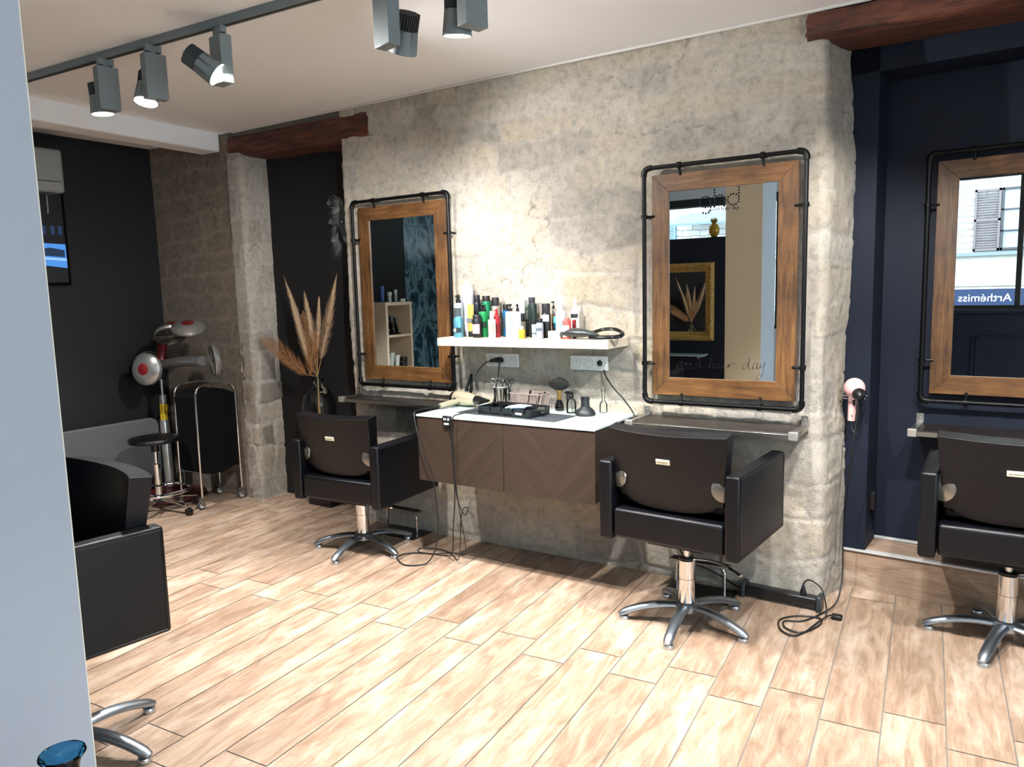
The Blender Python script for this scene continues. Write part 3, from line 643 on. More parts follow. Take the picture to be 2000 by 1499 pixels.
BOTTLES=[["blue_can", -2.541, 3.405, 0.0286, 0.118, 0.107], ["spray_silver", -2.581, 3.465, 0.0277, 0.237, 0.192], ["white_spray", -2.567, 3.535, 0.0365, 0.321, 0.296], ["orange_tube", -2.498, 3.465, 0.0221, 0.181, 0.181], ["dark_can", -2.502, 3.535, 0.0223, 0.234, 0.192], ["pink_label", -2.413, 3.405, 0.027, 0.125, 0.104], ["green_pump", -2.408, 3.465, 0.0279, 0.179, 0.143], ["green_can", -2.437, 3.535, 0.0269, 0.228, 0.197], ["white_red", -2.314, 3.405, 0.0209, 0.145, 0.101], ["silver_can", -2.374, 3.535, 0.0244, 0.218, 0.17], ["red_spray", -2.314, 3.465, 0.0184, 0.155, 0.119], ["blue_dark_can", -2.284, 3.465, 0.0196, 0.179, 0.146], ["white_pump", -2.192, 3.405, 0.0262, 0.182, 0.143], ["white_pump2", -2.147, 3.405, 0.0181, 0.183, 0.142], ["mint_box", -2.204, 3.535, 0.0307, 0.2, 0.197], ["fragrance", -2.16, 3.465, 0.0209, 0.13, 0.086], ["gold_oil", -2.117, 3.405, 0.0179, 0.065, 0.048], ["green_tall", -2.163, 3.535, 0.0165, 0.163, 0.145], ["tall_black", -2.136, 3.535, 0.021, 0.214, 0.178], ["dark_green_bottle", -2.085, 3.465, 0.0205, 0.181, 0.171], ["mint_small", -2.044, 3.405, 0.0132, 0.094, 0.074], ["silver_small", -2.012, 3.405, 0.0199, 0.104, 0.083], ["black_silver_label", -2.007, 3.465, 0.0257, 0.181, 0.132], ["amber_pump", -2.001, 3.535, 0.0133, 0.191, 0.15], ["blue_navy_box", -1.965, 3.465, 0.0136, 0.115, 0.115], ["white_colour", -1.92, 3.465, 0.0263, 0.19, 0.146], ["coral", -1.852, 3.405, 0.0226, 0.111, 0.097], ["white_nozzle", -1.883, 3.535, 0.0226, 0.207, 0.155], ["dark_red", -1.852, 3.465, 0.0108, 0.095, 0.091], ["white_jar", -1.921, 3.405, 0.0371, 0.04, 0.039]]
DOTS=[[-0.0922, 0.4106], [-0.0796, 0.4147], [-0.0677, 0.4112], [-0.0568, 0.3954], [-0.056, 0.3857], [-0.0549, 0.3728], [-0.0548, 0.3624], [-0.1067, 0.4014], [-0.1085, 0.39], [-0.103, 0.3767], [-0.0927, 0.3672], [-0.08, 0.3637], [-0.0667, 0.3661], [-0.0565, 0.3487], [-0.0647, 0.3396], [-0.0784, 0.3365], [-0.0912, 0.3399], [-0.0374, 0.4419], [-0.0373, 0.4292], [-0.0372, 0.4161], [-0.0372, 0.4023], [-0.0371, 0.3903], [-0.037, 0.3765], [-0.0369, 0.3637], [-0.0258, 0.4117], [-0.0127, 0.415], [-0.0011, 0.4129], [0.0078, 0.4029], [0.009, 0.3905], [0.0098, 0.3778], [0.0092, 0.3641], [0.0763, 0.4432], [0.0765, 0.4304], [0.0766, 0.4172], [0.0768, 0.4037], [0.0769, 0.3908], [0.0743, 0.3782], [0.064, 0.3689], [0.0508, 0.3659], [0.0379, 0.3693], [0.0284, 0.3779], [0.0248, 0.3902], [0.0282, 0.4035], [0.0393, 0.4128], [0.0521, 0.4157], [0.0653, 0.4122]]
SCRIPT=[[[-0.1955, -0.3696], [-0.2085, -0.3728], [-0.2201, -0.3871], [-0.2186, -0.3997], [-0.2085, -0.3979], [-0.1984, -0.3837], [-0.1941, -0.371], [-0.1984, -0.3948], [-0.207, -0.4202], [-0.2186, -0.4389], [-0.2282, -0.4407], [-0.2259, -0.4279], [-0.2099, -0.4189], [-0.1984, -0.4116]], [[-0.1783, -0.3775], [-0.1883, -0.3861], [-0.1883, -0.4001], [-0.1783, -0.4011], [-0.1711, -0.3898], [-0.1769, -0.3774], [-0.1797, -0.3789], [-0.1726, -0.3843], [-0.1626, -0.3826]], [[-0.154, -0.3768], [-0.1626, -0.3867], [-0.1625, -0.4006], [-0.1526, -0.4011], [-0.1455, -0.3898], [-0.1512, -0.3772], [-0.1546, -0.379], [-0.1469, -0.3843], [-0.1398, -0.3832]], [[-0.1088, -0.3782], [-0.1229, -0.3813], [-0.1341, -0.3927], [-0.1313, -0.4009], [-0.1186, -0.3964], [-0.106, -0.3781], [-0.1006, -0.3477], [-0.1033, -0.3725], [-0.1018, -0.3944], [-0.0919, -0.3982], [-0.0808, -0.3896]], [[-0.0424, -0.3449], [-0.0505, -0.3655], [-0.0558, -0.3984], [-0.0504, -0.3832], [-0.0408, -0.3761], [-0.038, -0.3856], [-0.0393, -0.3965], [-0.0324, -0.3963]], [[-0.0093, -0.3752], [-0.0216, -0.3796], [-0.0269, -0.392], [-0.0214, -0.3986], [-0.0106, -0.3901], [-0.0052, -0.3764], [-0.0078, -0.3914], [-0.001, -0.3966], [0.0058, -0.3909]], [[0.0124, -0.3759], [0.0098, -0.3894], [0.0153, -0.3966], [0.0234, -0.3917]], [[0.0247, -0.3936], [0.0341, -0.3806], [0.0367, -0.3751], [0.0347, -0.3932], [0.0421, -0.3803], [0.0527, -0.3706], [0.0621, -0.369], [0.0648, -0.3769]], [[0.1294, -0.371], [0.1137, -0.3728], [0.1033, -0.3837], [0.1048, -0.3957], [0.1179, -0.3926], [0.1294, -0.371], [0.1343, -0.3443], [0.132, -0.3682], [0.1323, -0.3921], [0.1427, -0.3957], [0.153, -0.3835]], [[0.1695, -0.3632], [0.158, -0.3675], [0.1491, -0.3823], [0.1532, -0.3967], [0.166, -0.387], [0.1734, -0.3657], [0.1686, -0.3856], [0.1739, -0.396], [0.1814, -0.3852], [0.1864, -0.3719]], [[0.1863, -0.3679], [0.184, -0.3825], [0.1892, -0.3889], [0.1993, -0.3767], [0.2055, -0.3634], [0.2007, -0.3872], [0.1935, -0.419], [0.1822, -0.4419], [0.1706, -0.4451], [0.1692, -0.4305], [0.1794, -0.4209], [0.1896, -0.4205]]]
lg = MB()
for x, z in DOTS: lg.lathe([(.0047, 0), (.0047, .0008)], 12, axis_mtx((x + .002, .0078, 1.5 + z), (0, -1, 0)))
lo = lg.build('logo_lettering', M('dotted_decal', '#14171d', .8, spec=.1), m2, smooth=0)
text('tagline_lettering', 'good hair day', .0265, M('dotted_decal'), m2, (-.065, .0072, 1.5 + .3445), ext=.0002, sx=1.0)
sc = MB()
for st in SCRIPT:
    pp = smoothpath([(x + .002, .0072, 1.5 + z) for x, z in st], 4); n = len(pp)
    sc.tube(pp, [.0020 + .0013 * abs(math.sin(i * .45)) for i in range(n)], 6, flat=.0006)
sc.build('script_lettering', M('script_decal', '#0b0c10', .8, spec=.1), m2)

# ------------------------------------------------------------------ mirror shelves
def mirror_shelf(x, y, rz, w, d, label, z=.84):
    t = thing('mirror_shelf', label, 'shelf', (x, y, 0), R(rz), 'narrow dark shelves under the mirrors')
    mb = MB(); mb.box(-w / 2 + .03, w / 2 - .03, -d + .006, 0, z - .012, z + .008); mb.build('shelf_board', DARKWOOD, t, bevel=.002)
    mb = MB(); mb.box(-w / 2 + .03, w / 2 - .03, -d - .004, -d + .005, z - .016, z + .004); mb.build('front_rail', STEEL, t, bevel=.001)
    for s in (-1, 1):
        xa = s * (w / 2 - .015); mb = MB(); mb.box(xa - .016, xa + .016, -d, -.004, z - .014, z + .012); b = mb.build('bracket_arm', STEEL, t, bevel=.002)
        e = MB(); e.box(xa - .019, xa + .019, -d - .012, -d + .018, z - .019, z + .017); e.build('end_block', M('satin_end_block', '#c6c3bb', .3, .8), b, bevel=.002)
        e = MB(); e.box(xa - .016, xa + .016, -.006, 0, z - .03, z + .055); e.lathe([(.006, 0), (.006, .003), (.002, .0045)], 10, axis_mtx((xa, -.006, z + .035), (0, -1, 0))); e.build('wall_plate', STEEL, b, bevel=.001)
    return t
mirror_shelf(-3.09, 3.583, 0, .85, .165, 'dark shelf with steel brackets behind the left chair')
mirror_shelf(-1.105, 3.593, 0, .80, .235, 'dark shelf with steel brackets behind the chair at the lettered mirror')
_n3 = NM @ Vector((.58, .235, 0)); mirror_shelf(_n3.x, _n3.y, -3.3, .82, .235, 'dark shelf with steel brackets on the navy wall', .80)

# ------------------------------------------------------------------ hanging cabinet
def taupe():
    m = bpy.data.materials.new('taupe_chevron_laminate'); m.use_nodes = True; t = NT(m); b = t.n['Principled BSDF']; b.inputs['Roughness'].default_value = .4
    tc = t.a('ShaderNodeTexCoord'); sp = t.a('ShaderNodeSeparateXYZ'); t.link(tc.outputs['Object'], sp.inputs[0])
    ab = t.a('ShaderNodeMath', operation='PINGPONG'); ab.inputs[1].default_value = .28; t.link(sp.outputs[0], ab.inputs[0])
    ad = t.a('ShaderNodeMath', operation='ADD'); t.link(ab.outputs[0], ad.inputs[0]); t.link(sp.outputs[2], ad.inputs[1])
    cm = t.a('ShaderNodeCombineXYZ'); t.link(ad.outputs[0], cm.inputs[0]); m2_ = t.a('ShaderNodeMath', operation='MULTIPLY'); m2_.inputs[1].default_value = .08; t.link(sp.outputs[0], m2_.inputs[0]); t.link(m2_.outputs[0], cm.inputs[1])
    n = t.a('ShaderNodeTexNoise', i_Scale=38.0, i_Detail=5.0); t.link(cm.outputs[0], n.inputs['Vector'])
    t.link(t.ramp(n.outputs[0], [(.3, lin('#2c221d')), (.7, lin('#392d26'))]), b.inputs['Base Color']); return m
TAUPE = taupe()
cab = thing('wall_cabinet', 'brown chevron fronted wall cabinet hanging between the two chairs', 'cabinet', (-2.08, 3.59, 0))
mb = MB(); mb.box(-.53, .53, -.47, -.0, .49, .835); mb.build('body', M('cabinet_carcass', '#2d2420', .5), cab, bevel=.002)
for a, b in ((-.532, .0165), (.0195, .532)):
    mb = MB(); mb.box(a, b, -.492, -.472, .488, .838); mb.build('door', TAUPE, cab, bevel=.0015)
top = MB(); top.box(-.535, .535, -.496, .002, .840, .850); top = top.build('glass_worktop', M('white_glass_top', '#b4c4c3', .12), loc=(-2.08, 3.588, 0), bevel=.001); tag(top, 'white glass worktop lying on the brown wall cabinet', 'worktop')

# ------------------------------------------------------------------ bottle shelf
mb = MB(); mb.box(-2.655, -1.598, 3.352, 3.60, 1.2, 1.245); sh = mb.build('floating_shelf', PALEWOOD, bevel=.0012); tag(sh, 'thick pale wood shelf carrying the rows of hair products', 'shelf')

COLS = {}
def cm(c, rough=.35, metal=0): 
    k = f'{c}_{rough}_{metal}'
    if k not in COLS: COLS[k] = M('product_' + k, c, rough, metal)
    return COLS[k]
# kind -> (object name, category, label, body colour, cap colour, cap style, shape, metal, label-band)
SPEC = {
 'blue_can': ('aerosol_can', 'can', 'light blue aluminium can at the front left of the shelf', '#5f9fb4', None, 'dome', 'can', .5, ('#16242c', .28, .55, 'text')),
 'spray_silver': ('spray_bottle', 'bottle', 'silver and black spray bottle behind the light blue can', '#a5adb2', '#101012', 'spray', 'cyl', .3, ('#3c444a', .1, .85, None)),
 'white_spray': ('spray_can', 'can', 'tallest can on the shelf, white with a white nozzle', '#ccd0da', '#e8e8ea', 'nozzle', 'can', 0, ('#b6bccb', .15, .8, 'lines')),
 'orange_tube': ('cream_tube', 'tube', 'orange tube standing on its black cap', '#e0a04c', '#0d0d0f', 'under', 'tube', 0, ('#5f666b', .45, .58, None)),
 'dark_can': ('aerosol_can', 'can', 'midnight blue can beside the tall white one', '#10141f', '#0a0c16', 'cap', 'can', 0, None),
 'pink_label': ('product_bottle', 'bottle', 'black bottle with a pink square label', '#0f1013', '#17181c', 'flatcap', 'cyl', 0, ('#d39aa6', .22, .72, 'grid')),
 'green_pump': ('pump_bottle', 'bottle', 'bright green bottle with a black pump', '#0f7a44', '#0b0b0d', 'spray', 'cyl', .1, ('#0c2a1c', .35, .6, None)),
 'green_can': ('aerosol_can', 'can', 'dark green can with a tall black cap', '#1f7a55', '#17100f', 'cap', 'can', .4, None),
 'white_red': ('product_bottle', 'bottle', 'small white bottle with a coral grid label', '#e3e2df', '#cfd2d2', 'neckcap', 'cyl', 0, ('#cf8a78', .25, .75, 'grid')),
 'silver_can': ('aerosol_can', 'can', 'champagne silver can with a wide black cap', '#a9a496', '#141517', 'cap', 'cyl', .6, None),
 'red_spray': ('spray_bottle', 'bottle', 'red spray bottle in front of the champagne silver can', '#a3222c', '#d1202a', 'spray', 'cyl', .1, ('#7e1a22', .2, .6, None)),
 'blue_dark_can': ('aerosol_can', 'can', 'metallic blue can with a black cap', '#1d5f8d', '#0d0d10', 'cap', 'can', .4, ('#122c44', .3, .75, 'lines')),
 'white_pump': ('pump_bottle', 'bottle', 'wide white pump bottle with a green block on its label', '#e6e9e9', '#1d1417', 'pump', 'cyl', 0, ('#86b5a4', .5, .82, 'grid')),
 'white_pump2': ('pump_bottle', 'bottle', 'narrow white pump bottle next to the wide white one', '#e2e6e7', '#1d1417', 'spray', 'cyl', 0, ('#aebfc0', .3, .6, 'lines')),
 'mint_box': ('carton', 'box', 'white and mint carton behind the white pump bottles', '#dce9e6', None, 'none', 'box', 0, ('#a9d2cc', .2, .6, None)),
 'fragrance': ('fragrance_bottle', 'bottle', 'clear scent bottle with a thick black cap', '#cfc8b4', '#1a1c1f', 'cap', 'cyl', 0, None),
 'gold_oil': ('oil_bottle', 'bottle', 'very small bottle of yellow oil', '#b99a2c', '#e9e2cc', 'neckcap', 'cyl', 0, None),
 'green_tall': ('product_bottle', 'bottle', 'slim dark olive bottle behind the scent bottle', '#1f2a22', '#2a352d', 'cap', 'cyl', 0, None),
 'tall_black': ('aerosol_can', 'can', 'tall charcoal can with a flat charcoal cap', '#22282a', '#25282e', 'cap', 'cyl', .2, None),
 'dark_green_bottle': ('product_bottle', 'bottle', 'glossy green-black bottle in front of the charcoal can', '#142420', '#1b2a27', 'flatcap', 'cyl', .1, None),
 'mint_small': ('travel_bottle', 'bottle', 'pale mint travel bottle with a black cap', '#bfdcd9', '#141518', 'cap', 'cyl', 0, ('#54656a', .3, .42, None)),
 'silver_small': ('travel_bottle', 'bottle', 'silver travel bottle with a grey stripe', '#a8adb8', '#131417', 'cap', 'can', .3, ('#5b6674', .48, .68, None)),
 'black_silver_label': ('product_bottle', 'bottle', 'broad black bottle with a silver band at its shoulder', '#101413', '#16131c', 'cap', 'cyl', 0, ('#a8aeac', .66, .93, None)),
 'amber_pump': ('pump_bottle', 'bottle', 'amber bottle with a small black pump', '#9a5f1f', '#0f1012', 'pump', 'cyl', 0, ('#c8ced2', .82, .98, None)),
 'blue_navy_box': ('product_bottle', 'bottle', 'navy bottle with a bright blue shoulder, beside the white bottle', '#123444', '#4f9db4', 'none', 'cyl', 0, ('#4f9fb8', .68, .98, None)),
 'white_colour': ('product_bottle', 'bottle', 'white bottle with a blue and pink print and pale grey neck', '#e8eaea', '#d3d8d6', 'neckcap', 'cyl', 0, ('#8ec3cb', .35, .62, 'print')),
 'coral': ('product_bottle', 'bottle', 'coral red bottle with a pale label', '#d8504c', '#e06a62', 'neckcap', 'cyl', 0, ('#eec9c4', .12, .72, None)),
 'white_nozzle': ('nozzle_bottle', 'bottle', 'white bottle with a pointed white nozzle and a black mark', '#dfe2e4', '#e6e8e9', 'point', 'cyl', 0, ('#202226', .66, .8, None)),
 'dark_red': ('product_bottle', 'bottle', 'dark red bottle between the coral and the pointed one', '#7c1a20', '#8f1f25', 'none', 'cyl', 0, None),
 'white_jar': ('cream_jar', 'jar', 'low round white jar at the shelf edge', '#e3e3e1', '#ececea', 'lid', 'cyl', 0, None)}
MOVE = {'blue_dark_can': (0.004, .03), 'red_spray': (-.003, -.008), 'gold_oil': (.006, -.018), 'mint_small': (-.002, 0), 'dark_red': (.012, .0), 'white_nozzle': (.012, .0), 'coral': (0, .0), 'white_pump': (-.002, 0), 'white_colour': (.0, .0), 'blue_navy_box': (-.002, .03)}
def bottle(n, x, y, r, h, hb, z=1.245):
    nm, cat, lab, bc, cc, cap, shp, met, band = SPEC[n]; dx, dy = MOVE.get(n, (0, 0))
    t = thing(nm, lab, cat, (x + dx, y + dy, z + .0004), 0, 'hair products on the pale shelf'); r *= .98
    bm_ = cm(bc, .3 if met else .38, met); mb = MB()
    if shp == 'box': mb.box(-r, r, -r * .6, r * .6, 0, h); mb.build('bottle_body', bm_, t, bevel=.001)
    elif shp == 'tube':
        V = []; n_ = 16
        for zf, dp in ((.18, .8), (.5, .6), (.97, .08), (1.0, .06)):
            for k in range(n_): a = 2 * math.pi * k / n_; V.append((r * (.82 + .18 * zf) * math.cos(a), r * dp * math.sin(a), zf * h))
        F = [(i * n_ + k, i * n_ + (k + 1) % n_, (i + 1) * n_ + (k + 1) % n_, (i + 1) * n_ + k) for i in range(3) for k in range(n_)] + [tuple(range(n_))[::-1], tuple(range(3 * n_, 4 * n_))]
        mb.add(V, F); mb.build('tube_body', bm_, t); c = MB(); c.lathe([(r * .72, 0), (r * .75, h * .02), (r * .75, h * .17), (r * .7, h * .18)], 18); c.build('cap', cm(cc, .4), t)
    else:
        sh_ = r * .75 if shp == 'can' else r * .22; top_r = r * .5 if cap in ('spray', 'pump', 'nozzle', 'neckcap', 'point') else r * .86
        if cap == 'lid': prof = [(r * .96, 0), (r, .003), (r, hb * .5)]
        elif cap == 'none' or cap == 'dome': prof = [(r * .93, 0), (r, .004), (r, h - sh_), (r * .9, h - sh_ * .4), (r * .6, h - .003), (r * .3, h)]
        else: prof = [(r * .93, 0), (r, .004), (r, hb - sh_), (r * .95, hb - sh_ * .5), (top_r, hb)]
        mb.lathe(prof, 24); mb.build('bottle_body', bm_, t); c = MB(); hc = h - hb
        if cap == 'cap': c.lathe([(r * .86, hb), (r * .86, h - .003), (r * .82, h)], 20)
        elif cap == 'flatcap': c.lathe([(r * .9, hb), (r * .9, h - .002), (r * .86, h)], 20)
        elif cap == 'neckcap': c.lathe([(r * .55, hb), (r * .55, h - .002), (r * .5, h)], 18)
        elif cap == 'lid': c.lathe([(r * 1.01, hb * .5 + .001), (r * 1.01, h - .003), (r * .96, h)], 32)
        elif cap == 'point': c.lathe([(r * .5, hb), (r * .45, hb + hc * .3), (r * .16, h), (r * .1, h)], 14)
        elif cap == 'spray': c.lathe([(r * .52, hb), (r * .52, hb + hc * .38), (r * .34, hb + hc * .45), (r * .3, h), ], 16); c.box(-r * .28, r * .28, -r * .75, r * .2, h - hc * .28, h - hc * .1)
        elif cap == 'pump': c.lathe([(r * .5, hb), (r * .5, hb + hc * .4), (r * .15, hb + hc * .45), (r * .15, h - hc * .2)], 14); c.box(-r * .25, r * .25, -r * .3, r * .3, h - hc * .25, h); c.box(-r * 1.0, -r * .2, -r * .12, r * .12, h - hc * .22, h - hc * .05)
        elif cap == 'nozzle': c.lathe([(r * .28, hb), (r * .3, hb + hc * .7), (r * .2, h)], 14)
        if c.v: c.build('cap', cm(cc or bc, .4), t)
    if band:
        col, f0, f1, sty = band; H = hb if shp != 'box' else h
        if cap == 'dome': H = h * .85
        b = MB(); a0, a1 = R(-150), R(-25)
        if shp in ('box', 'tube'): b.box(-r * .8, r * .8, -r * (.62 if shp == 'box' else .78), -r * .5, H * f0, H * f1)
        else:
            n_ = 12; V = []
            for zz in (H * f0, H * f1):
                for rr in (r * 1.0 - .0005, r * 1.0 + .0004):
                    for k in range(n_ + 1): a = a0 + (a1 - a0) * k / n_; V.append((rr * math.cos(a), rr * math.sin(a), zz))
            q = n_ + 1; F = [(q + k, q + k + 1, 3 * q + k + 1, 3 * q + k) for k in range(n_)] + [(k, q + k, q + k + 1, k + 1) for k in range(n_)] + [(2 * q + k, 2 * q + k + 1, 3 * q + k + 1, 3 * q + k) for k in range(n_)]
            b.add(V, F)
        lb = b.build('label_band', cm(col, .5), t)
        if sty:
            g = MB(); rr = r + .0009
            def stroke(aa, ab, z0, z1):
                n_ = 4; V = []
                for zz in (z0, z1):
                    for k in range(n_ + 1): a = R(aa + (ab - aa) * k / n_); V.append((rr * math.cos(a), rr * math.sin(a), zz))
                g.add(V, [(k, k + 1, n_ + 2 + k, n_ + 1 + k) for k in range(n_)])
            if sty == 'grid':
                for k in range(5): stroke(-140 + k * 22, -138 + k * 22, H * f0 + .002, H * f1 - .002)
                for k in range(4): stroke(-145, -40, H * (f0 + (f1 - f0) * (k + .5) / 4), H * (f0 + (f1 - f0) * (k + .5) / 4) + .0012)
                g.build('label_grid', cm('#f1ece6', .5), lb, smooth=0)
            elif sty == 'lines':
                for k in range(6): stroke(-135, -60 + 10 * (k % 2), H * (f0 + (f1 - f0) * (k + .5) / 6), H * (f0 + (f1 - f0) * (k + .5) / 6) + .0015)
                g.build('label_lines', cm('#7f8794', .5), lb, smooth=0)
            elif sty == 'text':
                stroke(-140, -85, H * .32, H * .37); stroke(-140, -85, H * .42, H * .47); stroke(-140, -122, H * .32, H * .52); stroke(-103, -85, H * .32, H * .52)
                g.build('label_mark', cm('#dfe6ea', .5), lb, smooth=0)
            elif sty == 'print':
                stroke(-130, -95, H * .12, H * .28); g.build('label_print', cm('#e39ac0', .5), lb, smooth=0)
    return t
for b in BOTTLES: bottle(*b)
# pointed black styling tool with a loop handle lying on the shelf
st = thing('hair_styler', 'black hair styling tool with a loop handle lying at the right end of the shelf', 'styling tool', (-1.70, 3.43, 1.2455), R(-3))
mb = MB(); T = Matrix.Translation((-.09, -.03, .026)) @ Matrix.Rotation(R(0), 4, 'Z')
P = [(-.205 + .02 * i, -.03, .020 + .012 * math.sin(math.pi * i / 12)) for i in range(13)]
mb.tube(P, [.006, .018, .026, .032, .036, .038, .038, .036, .032, .027, .022, .016, .006], 16, flat=[.005, .012, .018, .021, .023, .024, .024, .022, .02, .017, .014, .011, .005]); mb.build('body', M('graphite_plastic', '#2b3234', .28), st)
mb = MB(); P = smoothpath([(-.02, -.01, .03), (.03, .02, .046), (.09, .025, .048), (.14, .01, .034), (.155, -.02, .02), (.13, -.045, .014), (.06, -.05, .012), (-.01, -.045, .012)], 6); mb.tube(P, .012, 12, flat=.009); mb.build('loop_handle', M('gloss_black', '#08090b', .12), st)
mb = MB(); mb.box(-.13, -.075, -.062, -.0605, .022, .030); mb.build('badge', cm('#b9c0c2', .3, .5), st)
# ------------------------------------------------------------------ ceiling track and spotlights
TR = R(3.4)
tr = thing('lighting_track', 'long grey lighting track on the ceiling', 'track', (-4.3, 2.07, CZ - .033), TR)
mb = MB(); mb.box(0, 5.6, -.018, .018, 0, .033); mb.build('rail', GREYMET, tr, bevel=.001)
mb = MB(); mb.box(0, 5.6, -.007, .007, -.0008, .0); mb.build('slot', M('track_slot', '#1b1e20', .6), tr)
LENS = M('spot_lens', '#ffffff', .4, emit='#fff6e6', estr=14.0)
FIN = M('dark_cooling_fins', '#3a4044', .5)
def spotlight(x, yaw, side, aim, label, W_=None, ang=62, group='spotlights on the ceiling track', zb=2.40, off=.084):
    y = 2.07 + .0594 * (x + 4.3)
    t = thing('spotlight', label, 'spotlight', (x, y, zb), R(yaw), group)
    mb = MB(); mb.box(-.048, .048, -.026, .026, 0, .195); mb.build('driver_box', GREYMET, t, bevel=.0025)
    mb = MB(); mb.lathe([(.016, .195), (.016, .228)], 16); mb.box(-.035, .035, -.013, .013, .205, .235); mb.build('track_adapter', GREYMET, t)
    Rz = Matrix.Rotation(R(yaw), 4, 'Z'); d = (Rz.inverted().to_3x3() @ Vector(aim)).normalized()
    p = Vector((0, side * off, .068))
    q = MB(); q.tube([(0, side * .026, .068), (0, side * (off - .04), .068)], .014, 12); q.build('pivot', GREYMET, t)
    piv = Vector((0, 1, 0)); lx = piv.cross(d).normalized(); 
    mt = Matrix((lx, d.cross(lx) , d)).transposed().to_4x4(); mt.translation = p
    mb = MB(); mb.lathe([(.0455, -.012), (.053, .072), (.0505, .0725), (.048, .064)], 32, mt, cap=False); mb.lathe([(.001, -.012), (.0455, -.012)], 24, mt, cap=False); h = mb.build('lamp_head', GREYMET, t)
    f = MB(); n = 11
    for k in range(n):
        yy = -.039 + .078 * k / (n - 1); hw = math.sqrt(max(0, .0445 ** 2 - yy * yy)); f.box(-hw, hw, yy - .0013, yy + .0013, -.070, -.012, mt)
    f.lathe([(.026, -.066), (.026, -.012)], 16, mt); f.build('cooling_fins', FIN, h)
    l = MB(); l.lathe([(.0005, .0665), (.048, .0665)], 32, mt, cap=False); l.build('lens', LENS, h, smooth=0)
    ld = bpy.data.lights.new('spot_beam', 'SPOT'); ld.energy = (W_ or SPOT_W) * SPOT_K; ld.color = SPOT_COL; ld.spot_size = R(ang); ld.spot_blend = .55; ld.shadow_soft_size = .03
    lo = bpy.data.objects.new('spot_beam', ld); C.objects.link(lo); wp = Matrix.Translation(t.location) @ Rz @ Vector((p + d * .078).to_tuple())
    lo.location = wp; lo.rotation_euler = Vector(aim).to_track_quat('-Z', 'Y').to_euler(); return t
spotlight(-3.60, 83, 1, (.05, .06, -1), 'first spotlight on the track from the white wall end, hanging straight down', 150, 70)
spotlight(-3.25, 80, 1, (.12, -.28, -1), 'second spotlight on the track from the white wall end, tipped towards the camera', 170, 70)
spotlight(-2.81, -10, -1, (.62, .5, -.60), 'third spotlight on the track from the white wall end, tilted sideways', 270, 120)
spotlight(-1.93, -14, 1, (-.48, .28, -.88), 'large spotlight above the wall, lamp head tipped to the side behind its box', 215, 125)
spotlight(-1.56, 75, 1, (-.12, .12, -1), 'spotlight at the top edge of the picture, shining almost straight down', 170, 70)
for x, a in ((-4.40, (-.1, .05, -1)), (-.78, (.0, .25, -1)), (-.45, (.1, -.5, -1)), (.35, (0, .35, -1)), (-.1, (-.2, .6, -.8))):
    spotlight(x, 80, 1, a, 'grey spotlight on the ceiling track outside the picture', 170, 85, group='spotlights beyond the picture')

# ------------------------------------------------------------------ sockets, plugs, cords
def socket(x0, x1, label):
    t = thing('wall_socket', label, 'socket', ((x0 + x1) / 2, 3.585, 1.105), 0, 'triple wall sockets under the shelf'); w = (x1 - x0) / 2
    mb = MB(); mb.box(-w, w, -.009, .006, -.038, .038); mb.build('face_plate', WHITEPL, t, bevel=.003)
    for k in (-1, 0, 1):
        mb = MB(); mb.lathe([(.029, 0), (.029, .002), (.025, .002), (.0235, -.004)], 28, axis_mtx((k * .071, -.009, 0), (0, -1, 0)), cap=False); mb.lathe([(.0005, -.0035), (.0238, -.0035)], 24, axis_mtx((k * .071, -.0105, 0), (0, -1, 0)), cap=False); o = mb.build('outlet', M('outlet_well', '#c8cccb', .4), t)
        h = MB()
        for q in (-1, 1): h.lathe([(.0025, 0), (.0025, .0012)], 10, axis_mtx((k * .071 + q * .0095, -.0078, 0), (0, -1, 0)))
        h.lathe([(.0024, 0), (.0024, .008)], 10, axis_mtx((k * .071, -.0078, .010), (0, -1, 0))); h.build('contact', STEEL, o)
    return t
socket(-2.479, -2.262, 'white triple socket with two black plugs in it'); socket(-1.928, -1.707, 'white triple socket with one black plug in it')
CORD = M('black_cord', '#0c0c0e', .45)
def cord(name, label, cat, pts, r=.0035, group=None, extra=None, k=6):
    t = thing(name, label, cat, (0, 0, 0), 0, group); mb = MB(); mb.tube(smoothpath(pts, k), r, 8); mb.build('cord', CORD, t)
    return t
def plug(parent, p, d, L=.045, r=.019):
    mb = MB(); mb.lathe([(r, 0), (r, .008), (r * .85, .016), (r * .5, L * .8), (.005, L)], 20, axis_mtx(p, d)); return mb.build('plug', BLACKPL, parent)
# champagne hair dryer lying on the worktop; its cord hangs over the cabinet and loops on the floor
GOLD = M('champagne_metallic', '#cdc3a8', .28, .5)
hd = thing('hair_dryer', 'champagne hair dryer with a black nozzle lying at the left end of the worktop', 'hair dryer', (-2.535, 3.42, .851))
ax = Vector((.96, -.24, -.0)).normalized(); T = axis_mtx((-.075, .03, .043), ax)
mb = MB(); mb.lathe([(.012, -.012), (.034, -.008), (.041, .01), (.043, .04), (.041, .09), (.034, .14), (.026, .175), (.025, .178)], 28, T); mb.build('barrel', GOLD, hd)
mb = MB(); mb.lathe([(.030, -.018), (.038, -.014), (.0415, .004), (.0415, .008)], 28, T); mb.build('rear_grille', BLACKPL, hd)
mb = MB(); mb.tube([Vector((-.075, .03, .043)) + ax * .178, Vector((-.075, .03, .043)) + ax * .20, Vector((-.075, .03, .043)) + ax * .25], [.026, .027, .040], 18, flat=[.026, .024, .010]); mb.build('nozzle', BLACKPL, hd)
mb = MB(); mb.tube([(-.035, .02, .036), (-.045, -.055, .026), (-.065, -.135, .019)], [.018, .016, .014], 14); h = mb.build('handle', GOLD, hd)
